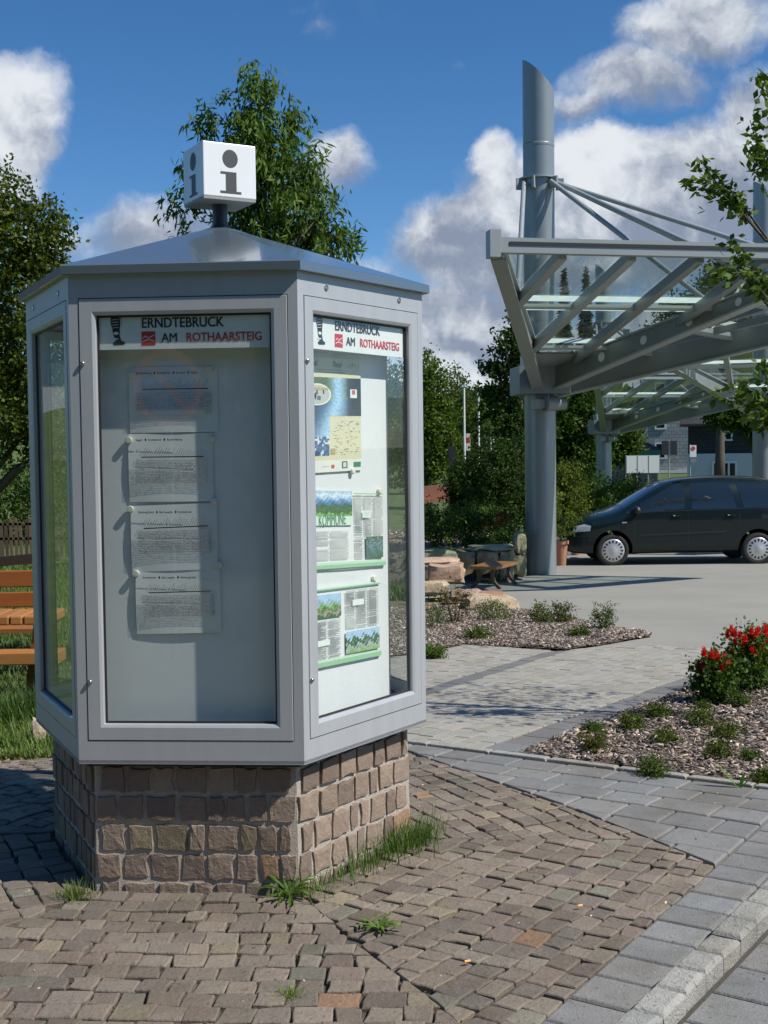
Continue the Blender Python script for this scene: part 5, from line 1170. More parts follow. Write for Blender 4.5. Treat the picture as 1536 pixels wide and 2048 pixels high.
# ------------------------------------------------------------------ stones, bench and raised bed by the column
def rock(name, label, px, py, w, h, dp, Y, col=(1, 1, 1), rz=0, cat='rock', group=None, seed=0, zb=None, jit=.045):
    rs = np.random.default_rng(seed + 100); k = Y / FPX; c = at_y(px, py, Y); w *= k; h *= k; zc = c.z + h / 2 if zb is None else zb + h / 2
    n = 4; V = {}; vs = []; fs = []
    def vid(i, j, l):
        key = (i, j, l)
        if key not in V:
            p = np.array([i / n * 2 - 1, j / n * 2 - 1, l / n * 2 - 1]); q = p / (np.sum(np.abs(p) ** 7) ** (1 / 7)) ; q = q * (1 + jit * rs.normal()) * np.array([w / 2, dp / 2, h / 2]); q = q + rs.normal(size=3) * np.array([w, dp, h]) * .03
            ca, sa = math.cos(rz), math.sin(rz); V[key] = len(vs); vs.append((c.x + q[0] * ca - q[1] * sa, c.y + dp / 2 * .6 + q[0] * sa + q[1] * ca, zc + q[2] * (1 + .12 * math.sin(i * 1.1 + seed))))
        return V[key]
    for a in range(n):
        for b_ in range(n):
            for l in (0, n):
                fs.append((vid(a, b_, l), vid(a + 1, b_, l), vid(a + 1, b_ + 1, l), vid(a, b_ + 1, l))); fs.append((vid(a, l, b_), vid(a + 1, l, b_), vid(a + 1, l, b_ + 1), vid(a, l, b_ + 1))); fs.append((vid(l, a, b_), vid(l, a + 1, b_), vid(l, a + 1, b_ + 1), vid(l, a, b_ + 1)))
    b = MB(); b.add(vs, fs, col); return tag(b.build(name, M_SANDST, None, True, 28), label, cat, group)
RK = 'sandstone blocks round the raised bed'
WARM, PINK, OLIVE, REDB = (1.05, .95, .8), (1.1, .88, .78), (.85, .88, .68), (.85, .5, .4)
for i, (px, py, w, h, dp, Y, c, lb) in enumerate((
    (985, 1232, 108, 36, .55, 15.0, WARM, 'large flat sandstone boulder lying at the edge of the drive'), (975, 1205, 70, 20, .4, 15.9, REDB, 'dark red brown stone behind the large flat boulder'), (930, 1203, 56, 22, .4, 15.8, (.8, .65, .6), 'grey pink stone left of the dark red one'),
    (893, 1165, 70, 36, .5, 16.6, PINK, 'pinkish layered block left of the bench'), (866, 1190, 60, 26, .4, 16.3, WARM, 'pale flat stone below the pinkish block'), (876, 1138, 80, 20, .5, 17.3, PINK, 'flat stone on top of the pinkish block'),
    (870, 1122, 90, 22, .5, 19.5, OLIVE, 'long pale capstone at the left end of the wall'), (928, 1152, 46, 48, .4, 19.8, (.8, .65, .45), 'tan wall block behind the bench, left one'), (975, 1148, 46, 44, .4, 19.8, (.75, .62, .45), 'tan wall block behind the bench, middle one'), (1014, 1158, 30, 58, .5, 20.0, OLIVE, 'upright olive wall block behind the bench, right one'),
    (985, 1105, 90, 12, .7, 20.1, OLIVE, 'flat olive capstone on the wall above the bench'), (1040, 1152, 26, 44, .5, 20.6, OLIVE, 'lower olive block right beside the column'), (1041, 1108, 24, 40, .5, 20.6, (.95, .95, .7), 'upper pale block right beside the column'), (1165, 1060, 34, 44, .4, 29, (.9, .85, .6), 'yellowish stone block behind the nose of the car'))):
    rock('sandstone_block', lb, px, py, w, h, dp, Y, c, random.uniform(-.1, .15), 'rock', RK, i)
def bedz(x, y): return -.12 + .02 * math.sin(x * 3) * math.sin(y * 2.1) + .01 * (y - 20)
b = MB(); xs_ = [-2.2 + .35 * i for i in range(14)]; ys_ = [20.2 + .45 * i for i in range(16)]
V = [(x_, y_ + (.0 if j else .0), bedz(x_, y_) if (0 < i < 13 and 0 < j < 15) else -.75) for j, y_ in enumerate(ys_) for i, x_ in enumerate(xs_)]
b.add(V, [(j * 14 + i, j * 14 + i + 1, (j + 1) * 14 + i + 1, (j + 1) * 14 + i) for j in range(15) for i in range(13)]); tag(b.build('raised_bed_soil', M_SOIL, None, True), kind='structure')
rbp = [(-2.0, 20.4), (2.2, 20.4), (2.2, 26.6), (-2.0, 26.6)]; V, F, T = chips(rbp, 7000, -2.0, 2.2, 20.4, 26.6, 0, 2.2)
V = np.array(V); V[:, 2] += np.array([bedz(a, c) - gz(a, c) for a, c in V[:, :2]]); tag(finish('bark_mulch', V, F, T, M_CHIP), 'bark chips on the raised bed behind the sandstone wall', 'bark mulch', kind='stuff')
YB = 18.6; bx = at_y(966, 1133, YB); zgb = gz(bx.x, YB) ; e = empty('park_bench', (bx.x, YB, zgb), 'small bench with orange plank seat and curved legs by the stone wall', 'bench')
dB = Vector((.42, .9, 0)).normalized(); sB = Vector((dB.y, -dB.x, 0)); zs = bx.z
b = MB()
for q in (-1, 0, 1): b.beam(bx + sB * q * .145 + Vector((0, 0, -zgb + zgb)), bx + sB * q * .145 + dB * .95, .135, .045, top=True)
b.build('seat', M_WOOD, e)
for t in (.12, .85):
    for q in (-1, 1):
        o_ = bx + dB * t; b = MB(); H_ = zs - zgb - .04; prev = None; pts = []
        for i in range(7):
            f_ = i / 6; pts.append(Vector((o_.x, o_.y, zgb + H_ * (1 - f_))) + sB * q * (.13 + .10 * f_ ** 2 - .05 * math.sin(f_ * 3.14)))
        for p_, q_ in zip(pts[:-1], pts[1:]): b.beam(p_, q_, .045, .05, up=dB)
        b.build('leg', M_OLDWOOD, e)
b = MB(); o_ = bx + dB * .12; b.beam(o_ + sB * -.15 + Vector((0, 0, -.2)), o_ + sB * .15 + Vector((0, 0, -.2)), .03, .03); b.build('stretcher', M_OLDWOOD, e)

# plants on and behind the raised bed
BG = 'shrubs on the raised bed'
for px, py, rp, hp, Y, lb, c, lf in ((880, 1085, 45, 75, 21.5, 'light green leafy shrub beside the kiosk edge', (1.1, 1.15, .7), .06), (935, 1075, 36, 62, 22.5, 'mid green shrub left of the red flowers', (.8, 1, .7), .06), (900, 1118, 40, 14, 20.8, 'low green ground plant on the raised bed', (1, 1.2, .7), .04)):
    g = at_y(px, py, Y); d_ = Y / FPX; bush('leafy_shrub', lb, g.x, Y, rp * d_, hp * d_, 190, lf, c, 'shrub', BG, z=g.z, per=12)
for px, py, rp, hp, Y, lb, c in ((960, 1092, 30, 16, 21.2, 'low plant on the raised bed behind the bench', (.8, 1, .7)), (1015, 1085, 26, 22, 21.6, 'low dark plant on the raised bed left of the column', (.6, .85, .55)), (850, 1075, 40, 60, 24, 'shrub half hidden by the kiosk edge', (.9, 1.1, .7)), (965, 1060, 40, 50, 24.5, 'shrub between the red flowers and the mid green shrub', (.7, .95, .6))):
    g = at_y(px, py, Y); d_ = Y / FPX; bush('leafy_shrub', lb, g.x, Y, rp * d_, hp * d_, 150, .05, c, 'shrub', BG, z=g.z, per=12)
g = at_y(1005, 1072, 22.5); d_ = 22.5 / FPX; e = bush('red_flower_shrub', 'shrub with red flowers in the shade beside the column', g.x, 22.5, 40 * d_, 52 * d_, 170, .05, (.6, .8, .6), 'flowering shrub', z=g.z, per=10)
for q in range(26):
    c = Vector((g.x + random.gauss(0, .17), 22.5 - random.uniform(.05, .3), g.z + random.uniform(.1, .42))); b = MB()
    for s_ in range(5): a = s_ * 1.26; b.add([c, c + Vector((.02 * math.cos(a), -.01, .02 * math.sin(a))), c + Vector((.042 * math.cos(a + .4), -.02, .042 * math.sin(a + .4))), c + Vector((.02 * math.cos(a + .8), -.01, .02 * math.sin(a + .8)))], [(0, 1, 2, 3)], (.75, .05, .03))
    b.build('flower', M_FLOWER, e)
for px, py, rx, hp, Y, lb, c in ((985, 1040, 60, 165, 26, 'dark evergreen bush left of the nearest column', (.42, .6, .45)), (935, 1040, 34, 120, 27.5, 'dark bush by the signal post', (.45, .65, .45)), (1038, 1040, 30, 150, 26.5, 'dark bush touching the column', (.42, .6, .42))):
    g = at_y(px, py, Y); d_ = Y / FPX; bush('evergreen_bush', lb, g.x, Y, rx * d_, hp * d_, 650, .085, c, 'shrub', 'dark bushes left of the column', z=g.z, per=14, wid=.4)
for i, (px, py, rp, hp, Y, lb, c) in enumerate(((1135, 1050, 34, 115, 26, 'tall leafy plant right of the nearest column', (1.15, 1.1, .6)), (1185, 1060, 38, 100, 28.5, 'dark leafy shrub behind the car bonnet', (.7, .95, .6)), (1225, 1055, 44, 95, 30, 'round green shrub behind the windscreen', (.85, 1.1, .6)), (1268, 1050, 36, 88, 30.5, 'green shrub in front of the white boards', (.8, 1.05, .6)), (1150, 1010, 40, 80, 34, 'yellow green shrub behind the tall plant', (1.0, 1.1, .55)))):
    g = at_y(px, py, Y); d_ = Y / FPX; bush('planted_shrub', lb, g.x, Y, rp * d_, hp * d_ * 1.05, 330, .075, c, 'shrub', 'shrubs behind the car', z=g.z, per=12)
for px, Y, lb in ((1122, 24.6, 'terracotta pot standing between the column and the car'), (1152, 27.2, 'terracotta pot half hidden behind the car nose')):
    g = at_y(px, 1100, Y); z0 = gz(g.x, Y); e = empty('plant_pot', (g.x, Y, z0), lb, 'plant pot', 'terracotta pots'); b = MB(); b.lathe((g.x, Y, z0), [(.10, 0), (.14, .42), (.165, .43), (.165, .50), (.14, .50), (.13, .42)], 20); b.build('pot', M_TERRA, e, True, 40)
    foliage('foliage', [((g.x, Y, z0 + .95), (.28, .28, .5))], 90, 12, .08, .07, .035, e, (1.1, 1.15, .6)); b = MB(); b.tube([(g.x, Y, z0 + .35), (g.x, Y, z0 + 1.1)], .015, 6); b.build('stems', M_BARK, e)

# ------------------------------------------------------------------ trees further back
tree('background_tree', 'bright green tree directly right of the kiosk edge', at_y(850, 950, 52).x, 52, [pb(862, 790, 42, 72, 52), pb(820, 830, 60, 110, 52), pb(880, 870, 36, 70, 52), pb(850, 920, 60, 60, 52), pb(760, 860, 60, 110, 52)], 1300, 20, .28, .15, .09, tr=.25, col=(.95, 1.1, .65), shell=.4, limbs=12)
tree('background_tree', 'thin pale green tree behind the white flagpoles', at_y(925, 960, 68).x, 68, [pb(915, 800, 30, 55, 68), pb(940, 860, 34, 60, 68), pb(905, 880, 34, 66, 68), pb(965, 900, 30, 50, 68)], 700, 18, .3, .16, .09, tr=.2, col=(.95, 1.0, .7), shell=.3, limbs=12)
tree('background_tree', 'dark airy tree whose branches stick out left of the column', at_y(1060, 1000, 29).x, 29, [pb(1020, 690, 34, 34, 29), pb(1030, 750, 44, 40, 29), pb(985, 735, 26, 14, 29), pb(985, 790, 34, 14, 29), pb(1005, 840, 50, 40, 29), pb(1060, 860, 50, 50, 29), pb(1040, 640, 20, 30, 29), pb(1075, 700, 40, 60, 29)], 900, 13, .13, .11, .06, tr=.14, col=(.55, .75, .5), shell=.2, limbs=26)
tree('background_tree', 'large dark tree between the nearest and farthest column', at_y(1150, 1000, 50).x, 50, [pb(1150, 830, 60, 75, 50), pb(1110, 860, 50, 80, 50), pb(1165, 920, 50, 60, 50), pb(1110, 950, 50, 50, 50), pb(1180, 800, 30, 40, 50)], 1500, 20, .24, .14, .09, tr=.2, col=(.55, .8, .45), shell=.35, limbs=10)
tree('background_tree', 'green tree between the farthest column and the slate house', at_y(1258, 980, 66).x, 66, [pb(1235, 855, 34, 36, 66), pb(1258, 880, 20, 30, 66), pb(1222, 890, 24, 36, 66)], 700, 18, .34, .18, .11, tr=.2, col=(.85, 1.0, .6), shell=.35, limbs=10)
tree('background_tree', 'dark tree in front of the dark house at the right', at_y(1515, 960, 52).x, 52, [pb(1450, 828, 34, 20, 52), pb(1490, 826, 30, 28, 52), pb(1530, 850, 34, 40, 52)], 1000, 18, .26, .14, .08, tr=.08, col=(.5, .7, .4), shell=.3, limbs=10)
tree('background_tree', 'tree seen through the canopy glass near the right edge', at_y(1440, 800, 70).x, 70, [pb(1425, 600, 50, 50, 70), pb(1470, 570, 60, 60, 70), pb(1380, 640, 60, 50, 70), pb(1500, 660, 80, 80, 70)], 900, 18, .4, .22, .14, tr=.25, col=(.7, .85, .6), shell=.35, limbs=10)
def spruce(label, px, ptop, pbot, wpx, Y):
    t = at_y(px, ptop, Y); zg = gz(t.x, Y); H = t.z - zg; e = empty('spruce', (t.x, Y, zg), label, 'conifer', 'spruces seen through the canopy glass'); C = []; Dd = []
    for q in range(5200):
        f = random.random() ** .6; r = (f * wpx * Y / FPX) * random.uniform(.15, 1) * (1 - .35 * ((f * 22) % 1)); a = random.uniform(0, 6.28); C.append((t.x + r * math.cos(a), Y + r * math.sin(a), t.z - f * H * .92 - r * .25)); Dd.append((math.cos(a), math.sin(a), -.45 + random.uniform(-.3, .3)))
    C = np.array(C); Dd = np.array(Dd); Dd /= np.linalg.norm(Dd, axis=1, keepdims=True); n = len(C); V, F = leaf_quads(C, Dd, rng.uniform(.4, .8, n), rng.uniform(.10, .2, n)); finish('crown', V, F, leaf_tint(n, .3, .1) * np.array([.35, .55, .5]), M_LEAF, e)
    b = MB(); b.tube([(t.x, Y, zg - .2), (t.x, Y, t.z - .3)], [.3, .03], 8); b.build('trunk', M_BARK, e)
spruce('left spruce seen through the canopy glass', 1128, 538, 900, 50, 85); spruce('right and larger spruce seen through the canopy glass', 1172, 532, 900, 58, 88)
# wooded hill far behind
C = []; n = 9000
X = rng.uniform(-160, 200, n); Yh = rng.uniform(230, 330, n); Hh = rng.random(n) ** .7 * (9 + 1.6 * np.sin(X * .05) + 1.2 * np.sin(X * .31)); C = np.stack([X, Yh, np.array([gz(a, c) for a, c in zip(X, Yh)]) + Hh], 1)
Dd = rng.normal(size=(n, 3)) * np.array([.3, .3, 1]); Dd /= np.linalg.norm(Dd, axis=1, keepdims=True); V, F = leaf_quads(C, Dd, rng.uniform(2, 4.5, n), rng.uniform(1.2, 2.2, n)); o = finish('forest', V, F, leaf_tint(n, .3, .1) * np.array([.42, .62, .6]), M_LEAF); tag(o, 'dark wooded hill far behind the houses', 'forest', kind='stuff')
C = []; n = 9000; X = rng.uniform(-60, 130, n); Yh = rng.uniform(118, 150, n); Hh = rng.random(n) * (3.0 + 1.2 * np.sin(X * .35) + .8 * np.sin(X * 1.1)); C = np.stack([X, Yh, np.array([gz(a, c) for a, c in zip(X, Yh)]) + Hh], 1)
Dd = rng.normal(size=(n, 3)); Dd /= np.linalg.norm(Dd, axis=1, keepdims=True); V, F = leaf_quads(C, Dd, rng.uniform(.7, 1.5, n), rng.uniform(.5, 1.0, n)); o = finish('far_shrubbery', V, F, leaf_tint(n, .3, .2) * np.array([.75, .9, .65]), M_LEAF); tag(o, 'distant line of green bushes between the houses', 'bushes', kind='stuff')

# ------------------------------------------------------------------ buildings
def window(b_parent, x0, x1, z0, z1, y, frame=.12, mull=1):
    b = MB(); w, h = x1 - x0, z1 - z0
    for c, d_ in ((((x0 + x1) / 2, y - .04, z0 + frame / 2), (w, .08, frame)), (((x0 + x1) / 2, y - .04, z1 - frame / 2), (w, .08, frame)), ((x0 + frame / 2, y - .04, (z0 + z1) / 2), (frame, .08, h - 2 * frame)), ((x1 - frame / 2, y - .04, (z0 + z1) / 2), (frame, .08, h - 2 * frame))): b.box(c, d_)
    for q in range(1, mull): b.box((x0 + w * q / mull, y - .035, (z0 + z1) / 2), (frame * .8, .07, h - 2 * frame))
    o = b.build('window', M_WHITE, b_parent); b = MB(); b.add([(x0 + frame * .5, y - .02, z0 + frame * .5), (x1 - frame * .5, y - .02, z0 + frame * .5), (x1 - frame * .5, y - .02, z1 - frame * .5), (x0 + frame * .5, y - .02, z1 - frame * .5)], [(0, 1, 2, 3)]); b.build('pane', M_DARKWIN, o); return o
Yh = 100.0; X = lambda px, Y=100.0: at_y(px, 906, Y).x
Z = lambda py, Y=100.0, px=1320: at_y(px, py, Y).z
x0 = X(1286); zg = gz(x0, Yh); e = empty('slate_house', (x0, Yh, zg), 'grey slate clad house with white window frames behind the canopy', 'house')
b = MB(); b.box((x0 + 5, Yh + 4, (Z(948) + Z(735)) / 2), (10, 8, Z(735) - Z(948))); b.build('wall', M_SLATE, e)
b = MB(); b.box((x0 + 5, Yh + 4.02, (Z(948) + zg) / 2 - .2), (9.8, 7.9, Z(948) - zg + .4), (.9, .7, .55)); b.build('plinth', M_SANDST, e)
b = MB(); zt = Z(735); b.add([(x0 - .4, Yh - .5, zt - .1), (x0 + 10.4, Yh - .5, zt - .1), (x0 + 10.4, Yh + 4, zt + 3), (x0 - .4, Yh + 4, zt + 3), (x0 - .4, Yh + 8.5, zt - .1), (x0 + 10.4, Yh + 8.5, zt - .1)], [(0, 1, 2, 3), (3, 2, 5, 4), (0, 3, 4), (1, 5, 2)]); b.build('roof', M_DSLATE, e); slate_e = e
for a in (826, 885): window(e, X(1309), X(1331), Z(a + 33), Z(a), Yh)
window(e, X(1309), X(1331), Z(797), Z(765), Yh)
b = MB(); b.box((X(1349), Yh - .15, Z(943)), (2.4, .3, .25), (1, 1, 1)); b.build('door_canopy', M_WHITE, e); b = MB(); b.box((X(1335), Yh - .03, Z(955)), (1.2, .1, 1.3)); b.build('door', M_OLDWOOD, e)
Yd = 80.0; x0 = X(1376, Yd); zg = gz(x0, Yd); ZZ = lambda py: Z(py, Yd, 1440); e = empty('dark_house', (x0, Yd, zg), 'dark slate house above a white garage wall at the right', 'house')
b = MB(); b.box((x0 + 5.5, Yd + 4, (ZZ(907) + ZZ(845)) / 2), (11, 8, ZZ(845) - ZZ(907))); b.build('wall', M_DSLATE, e)
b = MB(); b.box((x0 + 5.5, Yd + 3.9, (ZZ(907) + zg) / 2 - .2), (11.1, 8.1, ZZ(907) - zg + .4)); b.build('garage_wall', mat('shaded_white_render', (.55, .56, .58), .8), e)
b = MB(); zt = ZZ(848); b.add([(x0 - .5, Yd - .6, zt), (x0 + 12, Yd - .6, zt), (x0 + 12, Yd + 4, zt + 3.2), (x0 - .5, Yd + 4, zt + 3.2), (x0 - .5, Yd + 8.6, zt), (x0 + 12, Yd + 8.6, zt), (x0 - .5, Yd - .6, zt - .15), (x0 + 12, Yd - .6, zt - .15)], [(0, 1, 2, 3), (3, 2, 5, 4), (0, 3, 4), (1, 5, 2), (6, 7, 1, 0)]); b.build('roof', M_DSLATE, e)
window(e, X(1422, Yd), X(1471, Yd), ZZ(962), ZZ(922), Yd - .16, .14, 3); window(e, X(1446, Yd), X(1462, Yd), ZZ(882), ZZ(862), Yd, .1, 1)
e.rotation_euler[2] = -R(15); slate_e.rotation_euler[2] = -R(13)
Yr = 140.0; x0 = X(1002, Yr); zg = gz(x0, Yr); ZR = lambda py: Z(py, Yr, 1020); e = empty('red_roof_house', (x0 + 2, Yr, zg), 'small distant house with brownish orange roof left of the column', 'house')
b = MB(); b.box((x0 + 4, Yr + 3, (ZR(862) + zg) / 2), (6.5, 6, ZR(862) - zg)); b.build('wall', mat('grey_render', (.22, .23, .25), .85), e)
b = MB(); b.add([(x0, Yr - .6, ZR(866)), (x0 + 8, Yr - .6, ZR(866)), (x0 + 7.2, Yr + 3, ZR(818)), (x0 + .8, Yr + 3, ZR(818)), (x0, Yr + 7, ZR(866)), (x0 + 8, Yr + 7, ZR(866))], [(0, 1, 2, 3), (3, 2, 5, 4), (0, 3, 4), (1, 5, 2)]); r_ = b.build('roof', M_RTILE, e); b = MB(); b.box((x0 + 1.7, Yr + 1.6, ZR(822)), (.5, .5, 1.6)); b.build('chimney', M_OLDWOOD, r_)
window(e, X(1008, Yr), X(1026, Yr), ZR(900), ZR(880), Yr, .15, 1)
Yk = 72.0; x0 = X(1228, Yk); zg = gz(x0, Yk); ZK = lambda py: Z(py, Yk, 1260); e = empty('green_shelter', (x0 + 1.2, Yk, zg), 'low hut with dark green fascia behind the white notice boards', 'hut')
b = MB(); b.box((x0 + 1.25, Yk + 1, (ZK(916) + zg) / 2), (2.5, 2, ZK(916) - zg), (.8, .6, .5)); b.build('wall', brick_mat('brown_brick', (.28, .2, .15), (.22, .16, .12), (.3, .28, .25), .25, .09), e)
b = MB(); b.box((x0 + 1.25, Yk + 1, (ZK(916) + ZK(900)) / 2), (2.8, 2.4, ZK(900) - ZK(916))); b.build('fascia', M_GREENP, e); b = MB(); b.add([(x0 - .2, Yk - .3, ZK(900)), (x0 + 2.7, Yk - .3, ZK(900)), (x0 + 2.1, Yk + 1, ZK(884)), (x0 + .6, Yk + 1, ZK(884))], [(0, 1, 2, 3)]); b.build('roof', M_DSLATE, e)
Yn = 60.0; ZN = lambda py: Z(py, Yn, 1285); zg = gz(X(1285, Yn), Yn); e = empty('notice_board_stand', (X(1286, Yn), Yn, zg), 'row of three blank white boards on thin posts before the slate house', 'notice board')
for q in range(3):
    b = MB(); a0, a1 = X(1253 + q * 22.3, Yn), X(1273 + q * 22.3, Yn); b.box(((a0 + a1) / 2, Yn, (ZN(911) + ZN(946)) / 2), (a1 - a0, .05, ZN(911) - ZN(946))); b.build('board_panel', M_WHITE, e)
for q in range(4):
    b = MB(); b.box((X(1252 + q * 22.3, Yn), Yn + .03, (zg + ZN(910)) / 2), (.05, .05, ZN(910) - zg)); b.build('post', M_STEEL, e)
# signs and poles
def pole(name, label, px, ptop, Y, r, m, cat, group=None, zt=None):
    t = at_y(px, ptop, Y); zg = gz(t.x, Y); e = empty(name, (t.x, Y, zg), label, cat, group); b = MB(); b.tube([(t.x, Y, zg - .1), (t.x, Y, t.z)], [r, r * .75], 10); b.build('pole', m, e, True, 40); return e, t
for px, pt, Y, r, lb in ((928, 776, 36, .038, 'tallest white flagpole, leftmost of the row'), (957, 792, 40, .038, 'second white flagpole from the left'), (981, 822, 45, .036, 'third white flagpole from the left'), (986, 806, 46, .036, 'farthest white flagpole close beside the third')):
    e, t = pole('flagpole', lb, px, pt, Y, r, M_WHITE, 'flagpole', 'white flagpoles'); b = MB(); b.lathe((t.x, Y, t.z), [(r * .8, 0), (r * 1.5, .03), (r * 1.5, .08), (0, .13)], 10); b.build('finial', M_CHROME, e)
e, t = pole('signal_post', 'dark post with a white and red plate left of the dark bushes', 936, 872, 31, .04, M_PLAST, 'signal post'); b = MB(); b.box((t.x, 30.95, t.z - .15), (.10, .02, .42)); s_ = b.build('plate', M_WHITE, e); b = MB(); b.box((t.x, 30.938, t.z - .1), (.08, .006, .13), (.6, .05, .05)); b.build('red_mark', M_FLOWER, s_)
e, t = pole('signal_post', 'slim dark railway signal among the trees near the kiosk', 904, 882, 50, .05, M_PLAST, 'signal post'); b = MB(); b.box((t.x, 49.9, t.z - .6), (.3, .15, .8)); b.build('signal_head', M_PLAST, e)
e, t = pole('street_sign', 'two dark sign plates on a thin pole before the slate house', 1338, 882, 64, .035, M_STEEL, 'sign'); b = MB()
for q in (-.22, .22): b = MB(); b.box((t.x + q, 63.95, t.z - .35), (.34, .03, .72)); b.build('plate', M_PLAST, e)
e, t = pole('traffic_sign', 'white sign with a red disc at the corner of the dark house', 1380, 889, 66, .04, M_STEEL, 'sign'); b = MB(); b.box((t.x + .15, 65.95, t.z - .35), (.34, .03, .62)); s_ = b.build('plate', M_WHITE, e); b = MB(); b.lathe((t.x + .15, 65.92, t.z - .2), [(.11, -.004), (.11, .004), (0, .004)], 16, (.65, .06, .05), M=Matrix.Rotation(R(90), 3, 'X')); b.build('red_disc', M_FLOWER, s_)
b = MB(); b.box((t.x + .15, 65.93, t.z - .85), (.3, .03, .2)); b.build('plate', M_STEELD, e)
e = empty('rail_stack', (at_y(900, 990, 33).x, 33, gz(1.7, 33)), 'stack of rusty rails behind the green shrubs near the kiosk', 'rails')
for q in range(5):
    b = MB(); a = at_y(845, 1004 - q * 7, 33); c = at_y(932, 992 - q * 6, 34.5); b.beam(a, c, .1, .09, (random.uniform(.3, .42), random.uniform(.27, .32), .27)); b.build('rail', M_TERRA, e)

# ------------------------------------------------------------------ left side: picnic set, picket fence
YT = 13.0; zt_ = at_y(30, 1232, YT).z; xr = at_y(100, 1232, YT).x; xl = xr - 2.8; zg = gz(xr - .8, YT) - .05
e = empty('picnic_table', (xr - .9, YT + .9, zg), 'orange wooden picnic table of thick rounded boards left of the kiosk', 'table')
b = MB(); bw = .142
for q in range(19): b.beam((xr - .075 - q * bw, YT, zt_), (xr - .075 - q * bw, YT + .66, zt_), bw - .010, .10, (random.uniform(.9, 1.1),) * 3, top=True)
tb = b.build('tabletop', M_WOOD, e); bv_ = tb.modifiers.new('bevel', 'BEVEL'); bv_.width = .018; bv_.segments = 2
for xx, yy in ((xr - .12, YT + .12), (xl + .4, YT + .12), (xr - .12, YT + .54), (xl + .4, YT + .54)):
    b = MB(); b.beam((xx, yy, zt_ - .07), (xx - .12, yy, zg), .10, .14, (.5, .4, .3)); b.build('leg', M_WOOD, e)
zb_ = at_y(30, 1303, YT - .1).z; xb = at_y(125, 1303, YT).x
e = empty('picnic_bench', (xb - .9, YT - .1, zg), 'long orange backless bench in front of the picnic table', 'bench')
for q in (0, 1):
    b = MB(); b.beam((xb, YT - .1 + q * .17, zb_), (xb - 2.2, YT - .1 + q * .17, zb_ - .01), .16, .13, top=True); o = b.build('seat_plank', M_WOOD, e); bv_ = o.modifiers.new('bevel', 'BEVEL'); bv_.width = .012; bv_.segments = 2
for xx in (at_y(62, 1303, YT).x, xb - 2.0):
    b = MB(); b.beam((xx, YT + .05, zb_ - .07), (xx + .12, YT + .05, zg), .2, .09, (.3, .22, .16)); b.build('leg', M_WOOD, e)
YK = 15.2; e = empty('backrest_bench', (at_y(0, 1150, YK).x, YK, zg), 'far picnic bench with two reddish backrest boards', 'bench')
for pt, pb_ in ((1143, 1176), (1186, 1216)):
    a = at_y(-60, pt, YK); c = at_y(110, pt, YK); h_ = a.z - at_y(-60, pb_, YK).z; b = MB(); b.beam((a.x, YK, a.z), (c.x, YK, a.z + .01), .045, h_, (.85, .62, .5), top=True); o = b.build('backrest', M_WOOD, e); bv_ = o.modifiers.new('bevel', 'BEVEL'); bv_.width = .012; bv_.segments = 2
b = MB(); a = at_y(-60, 1222, YK - .3); c = at_y(110, 1222, YK - .3); b.beam((a.x, YK - .3, a.z - .2), (c.x, YK - .3, a.z - .2), .35, .05, (.8, .7, .6), top=True); b.build('seat', M_WOOD, e)
for px in (-50, 100):
    a = at_y(px, 1150, YK + .06); b = MB(); b.beam((a.x, YK + .07, a.z), (a.x, YK + .07, zg), .08, .08, (.5, .4, .3)); b.build('leg', M_WOOD, e)
YE = 18.0; a = at_y(-80, 1130, YE); c = at_y(120, 1112, YE); b = MB(); b.beam((a.x, YE, a.z), (c.x, YE, c.z), .12, .14, (.35, .3, .28)); tag(b.build('timber_rail', M_OLDWOOD), 'dark horizontal timber behind the far picnic bench', 'rail')
YF = 30.0; e = empty('picket_fence', (at_y(30, 1090, YF).x, YF, at_y(30, 1090, YF).z), 'old brown picket fence standing on the lawn at the left edge', 'fence')
zf = at_y(30, 1094, YF).z; px = -150
for nm, dz in (('top_rail', .55), ('bottom_rail', .2)):
    a, c = at_y(-160, 1090, YF), at_y(190, 1090, YF); b = MB(); b.beam((a.x, YF + .02, zf + dz), (c.x, YF + .02, zf + dz), .04, .06); b.build(nm, M_OLDWOOD, e)
while px < 185:
    p = at_y(px, 1090, YF); h_ = random.uniform(.60, .74); thick = .12 if int(px) % 70 < 9 else .07; k_ = random.uniform(.7, 1.3); b = MB(); x_ = p.x; l_ = random.uniform(-.04, .04)
    b.add([(x_ - thick / 2, YF, zf - .25), (x_ + thick / 2, YF, zf - .25), (x_ + thick / 2 + l_, YF, zf + h_ - .05), (x_ + l_, YF, zf + h_), (x_ - thick / 2 + l_, YF, zf + h_ - .05)] + [(x_ - thick / 2, YF + .03, zf - .25), (x_ + thick / 2, YF + .03, zf - .25), (x_ + thick / 2 + l_, YF + .03, zf + h_ - .05), (x_ + l_, YF + .03, zf + h_), (x_ - thick / 2 + l_, YF + .03, zf + h_ - .05)], [(0, 1, 2, 3, 4), (9, 8, 7, 6, 5), (0, 5, 6, 1), (1, 6, 7, 2), (2, 7, 8, 3), (3, 8, 9, 4), (4, 9, 5, 0)], (k_, k_, k_)); b.build('picket', M_OLDWOOD, e); px += random.uniform(8.5, 11.5)
rock('edge_stone', 'pale upright stone on the ground at the left of the kiosk', 75, 1482, 26, 40, .15, 8.3, (1, .95, .85), .3, 'rock', None, 77)

